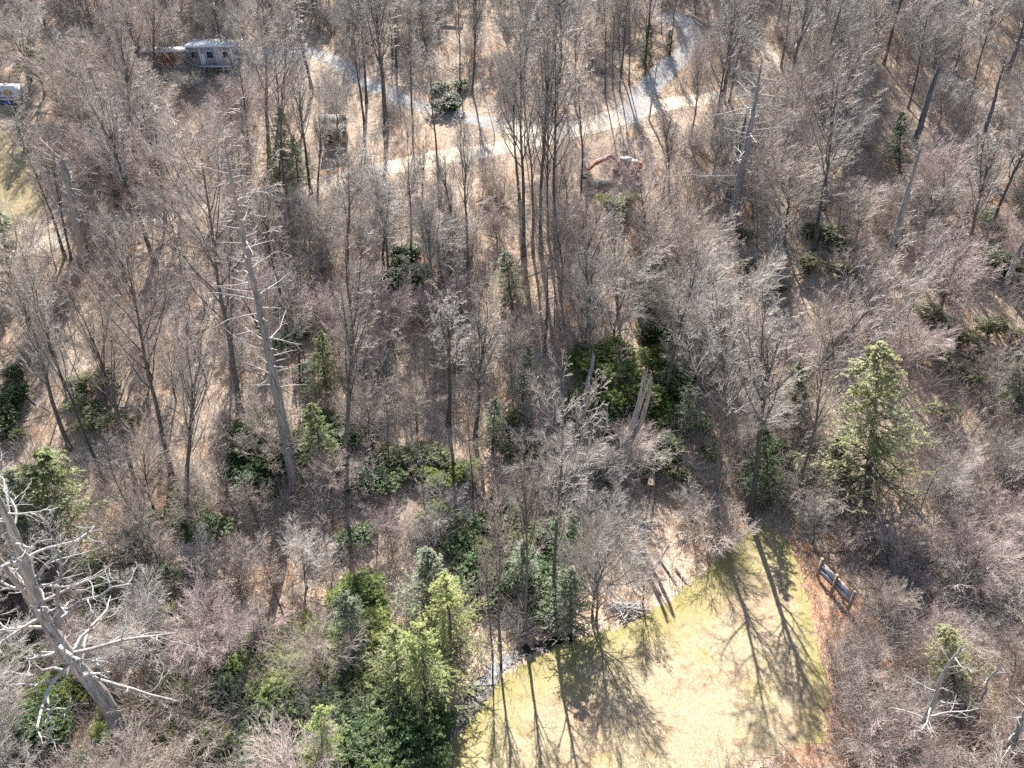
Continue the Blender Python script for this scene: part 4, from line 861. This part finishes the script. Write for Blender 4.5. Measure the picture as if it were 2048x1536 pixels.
# undergrowth nobody could count
def clumps(name, n, region, stems, Lr, spread, m_, label, sub=3, ylim=(22, 175), seed=3, rad=.011, cat=None):
    g = np.random.default_rng(seed); y = g.uniform(*ylim, n * 3) ; x = g.uniform(-1, 1, n * 3) * ((y * .857 + 27.3) * .77 + 1); z = TZ(x, y)
    u, v, d = PX(np.stack([x, y, z], -1)); k = region(u, v, x, y, g)
    x, y, z = x[k][:n], y[k][:n], z[k][:n]; N_ = len(x)
    B = np.repeat(np.stack([x, y, z - .03], -1), stems, 0); B[:, :2] += g.normal(0, .25, (len(B), 2))
    D = np.stack([g.normal(0, spread, len(B)), g.normal(0, spread, len(B)), np.ones(len(B))], -1); D /= np.linalg.norm(D, axis=1, keepdims=True)
    L = g.uniform(*Lr, len(B)); P1 = B + D * (L * .5)[:, None]; D2 = D + g.normal(0, .25, D.shape); D2 /= np.linalg.norm(D2, axis=1, keepdims=True); P2 = P1 + D2 * (L * .5)[:, None]
    P = np.stack([B, P1, P2], 1); a = Acc(); a.tubes(P, np.repeat(np.array([[rad * 1.3, rad, rad * .5]]), len(P), 0), 3, cap=False)
    for s in range(sub):
        f = g.uniform(.2, .95, len(B))[:, None]; S = np.where(f < .5, B + (P1 - B) * f * 2, P1 + (P2 - P1) * (f * 2 - 1)); DD = D2 + g.normal(0, .6, D.shape); DD /= np.linalg.norm(DD, axis=1, keepdims=True)
        E = S + DD * (L * g.uniform(.2, .45, len(B)))[:, None]; a.tubes(np.stack([S, E], 1), np.repeat(np.array([[rad * .8, rad * .45]]), len(P), 0), 3, cap=False)
    o = link(name, a.mesh(name, [M[m_]])); tag(o, label, kind='stuff'); return o
def noroad(x, y):
    k = ~in_lawn(x, y) & ~poly_in(x, y, FIELD) & ~poly_in(x, y, PAD)
    for P, wd in ROADS: k &= poly_dist(x, y, P) > wd / 2 + .3
    k &= (poly_dist(x, y, PATHW) > 1.1) & (poly_dist(x, y, CREEK) > .5)
    return k
def dens(x, y): return .5 + .5 * np.sin(x * .19 + 1.5 * np.sin(y * .11)) * np.cos(y * .16 + x * .05)
clumps('undergrowth', 7000, lambda u, v, x, y, g: noroad(x, y) & (g.random(len(x)) < .25 + .9 * dens(x, y)) & ~((u > 480) & (u < 760) & (v > 120) & (v < 290) & (g.random(len(x)) < .8)), 9, (.6, 2.2), .42, 'brush', 'low tangle of grey brown twigs covering the wood floor', sub=3)
clumps('thicket', 3300, lambda u, v, x, y, g: noroad(x, y) & (g.random(len(x)) < np.clip(1.5 * dens(x + 30, y + 9) - .1, 0.05, 1)) & ~((u > 450) & (u < 1330) & (v > 30) & (v < 420)) & ~((u > 1100) & (u < 1450) & (v > 1000) & (v < 1250)) & ~((u < 100) & (v < 480)) & ~(np.array([in_green(a, b - 25) for a, b in zip(u, v)]) & (g.random(len(u)) < .55)) & ~((u < 1000) & (v > 420) & (v < 1000) & (g.random(len(x)) < .6)) & ~((u > 1580) & (u < 1760) & (v > 1060) & (v < 1300)) & ~((u < 620) & (v > 560) & (v < 1000) & (g.random(len(x)) < .6)), 8, (2.0, 4.8), .33, 'brush', 'dense thicket of thin grey brown saplings between the trees', sub=7, seed=21, rad=.014)
def sticks(n):
    g = np.random.default_rng(77); y = g.uniform(26, 170, n * 2); x = g.uniform(-1, 1, n * 2) * ((y * .857 + 27.3) * .77); k = noroad(x, y); x, y = x[k][:n], y[k][:n]; N_ = len(x)
    L = g.uniform(.3, 1.0, N_) ** 1 * g.choice([.8, 1.5, 3.5], N_, p=[.5, .35, .15]); az = g.uniform(0, 6.28, N_); dx, dy = np.cos(az) * L / 2, np.sin(az) * L / 2; r = .012 + .014 * L * g.uniform(.5, 1.3, N_)
    A = np.stack([x - dx, y - dy, TZ(x - dx, y - dy) + r + .02], -1); C = np.stack([x + dx, y + dy, TZ(x + dx, y + dy) + r + .05], -1); B = (A + C) / 2 + g.normal(0, .05, A.shape) * [[1, 1, .5]]
    o = link('fallen_sticks', Acc().tubes(np.stack([A, B, C], 1), np.stack([r, r, r * .5], -1), 4, cap=False).mesh('fallen_sticks', [M['greylog']])); tag(o, 'scattered fallen sticks lying on the leaf litter', kind='stuff')
sticks(9000)
clumps('thicket', 700, lambda u, v, x, y, g: noroad(x, y) & (u > 1690) & (v > 1080) & (u < 2400), 9, (1.2, 3.2), .5, 'brush', 'dense pinkish grey brush filling the bottom right', sub=8, ylim=(24, 56), seed=31, rad=.009)
clumps('thicket', 600, lambda u, v, x, y, g: noroad(x, y) & (u < 900) & (v > 950) & (v < 1750), 8, (1.2, 3.4), .5, 'brush', 'tangled brown brush among the laurels at the lower left', sub=8, ylim=(24, 66), seed=32, rad=.009)
clumps('dry_stalks', 1500, lambda u, v, x, y, g: noroad(x, y) & (u > 1560) & (v > 1050) & ((u - 1560) < (v - 1000) * .75 + 130), 9, (.35, 1.1), .4, 'redstalk', 'dry reddish stalks standing on the verge beside the lawn', sub=2, ylim=(22, 60), seed=8, rad=.009)
clumps('dead_bracken', 1500, lambda u, v, x, y, g: noroad(x, y) & (((u > 1100) & (u < 1470) & (v > 980) & (v < 1250)) | ((u > 850) & (u < 1060) & (v > 40) & (v < 200))), 8, (.4, 1.3), .5, 'redstalk', 'tan dead bracken and briars above the lawn and in the top clearing', sub=2, ylim=(35, 175), seed=9, rad=.010)


# ------------------------------------------------------------------ labels: every plant is named by the landmark it stands nearest to
LM = [('the white camper', 20, 180), ('the orange boarded shed', 345, 110), ('the grey cabin', 436, 105), ('the small old shed', 672, 245), ('the orange excavator', 1220, 340), ('the utility pole', 1306, 185),
      ('the three post board', 1672, 1165), ('the split trunk', 1262, 860), ('the tallest dead trunk', 520, 650), ('the crooked foreground dead tree', 140, 1270), ('the dark hemlock', 1797, 285), ('the largest yellow hemlock', 1745, 840),
      ('the white branched snag', 1492, 285), ('the pegged pale snag', 1810, 410), ('the straw field', 30, 350), ('the lawn top corner', 1530, 1050), ('the brush pile', 1252, 1222), ('the brightest lime pine', 866, 1320), ('the dark pool', 1070, 1300),
      ('the silvery centre hemlock', 1025, 560), ('the driveway bend', 1380, 80), ('the top clearing', 950, 100), ('the top footpath', 1530, 90), ('the bottom right leaning trunk', 1870, 1400), ('the upper left bleached snag', 145, 420), ('the slim green hemlock', 558, 300),
      ('the broad green hemlock', 90, 1000), ('the top right corner', 2040, 10), ('the top left corner', 10, 10), ('the bottom left corner', 10, 1526), ('the bottom right corner', 2040, 1526), ('the right edge middle', 2040, 768), ('the left edge middle', 8, 768), ('the dirt road bend', 1110, 262), ('the strongly leaning tree', 1665, 700), ('the pale fallen trunk', 1305, 900), ('the tallest dead trunk foot', 592, 978), ('the shaded footpath', 900, 1470), ('the left bottom edge middle', 520, 1530), ('the left lower wood', 330, 1180), ('the lone sage pine', 705, 1260), ('the open litter at the left', 230, 760), ('the centre sage hemlock', 1045, 740), ('the bottom right trunk foot', 1816, 1500), ('the lower right brush', 1950, 1230), ('the middle right wood', 1900, 1060)]
DESC = {'pole_grey': 'thin upright sapling, grey twigs', 'pole_pink': 'thin upright sapling, pinkish twigs', 'pole_brown': 'thin upright sapling, brown twigs', 'tall_grey': 'tall bare tree with grey twigs', 'tall_brown': 'tall bare tree with brown twigs', 'mid_grey': 'young bare tree with grey twigs', 'mid_pink': 'young bare tree with pinkish twigs', 'mid_brown': 'young bare tree with brown twigs',
        'shrub_grey': 'leafless grey shrub', 'shrub_pink': 'leafless pinkish shrub', 'shrub_brown': 'leafless brown shrub', 'laurel_dark': 'dark green laurel', 'laurel_bright': 'bright green laurel', 'laurel_olive': 'dull olive laurel'}
ORD = ['', 'second ', 'third ', 'fourth ', 'fifth ', 'sixth ', 'seventh ', 'eighth ', 'ninth ', 'tenth ', 'eleventh ', 'twelfth ', 'thirteenth ', 'fourteenth ', 'fifteenth ', 'sixteenth ', 'seventeenth ', 'eighteenth ', 'nineteenth ', 'twentieth ']
cells = {}
for p in PLANTS:
    if p['label']: continue
    f = .45; q = p['base'] + (p['top'] - p['base']) * f; u, v, d = PX(q)
    best = min(LM, key=lambda L: (L[1] - u) ** 2 + (L[2] - v) ** 2); du, dv = u - best[1], v - best[2]
    if abs(du) > abs(dv): dr = 'right of' if du > 0 else 'left of'
    else: dr = 'below' if dv > 0 else 'above'
    cells.setdefault((p['kind'], best[0], dr), []).append((du * du + dv * dv, p))
for (k, L, dr), lst in cells.items():
    lst.sort(key=lambda a: a[0])
    for i, (_, p) in enumerate(lst):
        o_ = ORD[i] + 'nearest ' if i < len(ORD) else 'among the farthest '
        p['o']['label'] = (DESC[k] + ', ' + o_ + dr + ' ' + L) if len(lst) > 1 else DESC[k] + ' ' + dr + ' ' + L
print('plants', len(PLANTS), 'objects', len(bpy.data.objects))
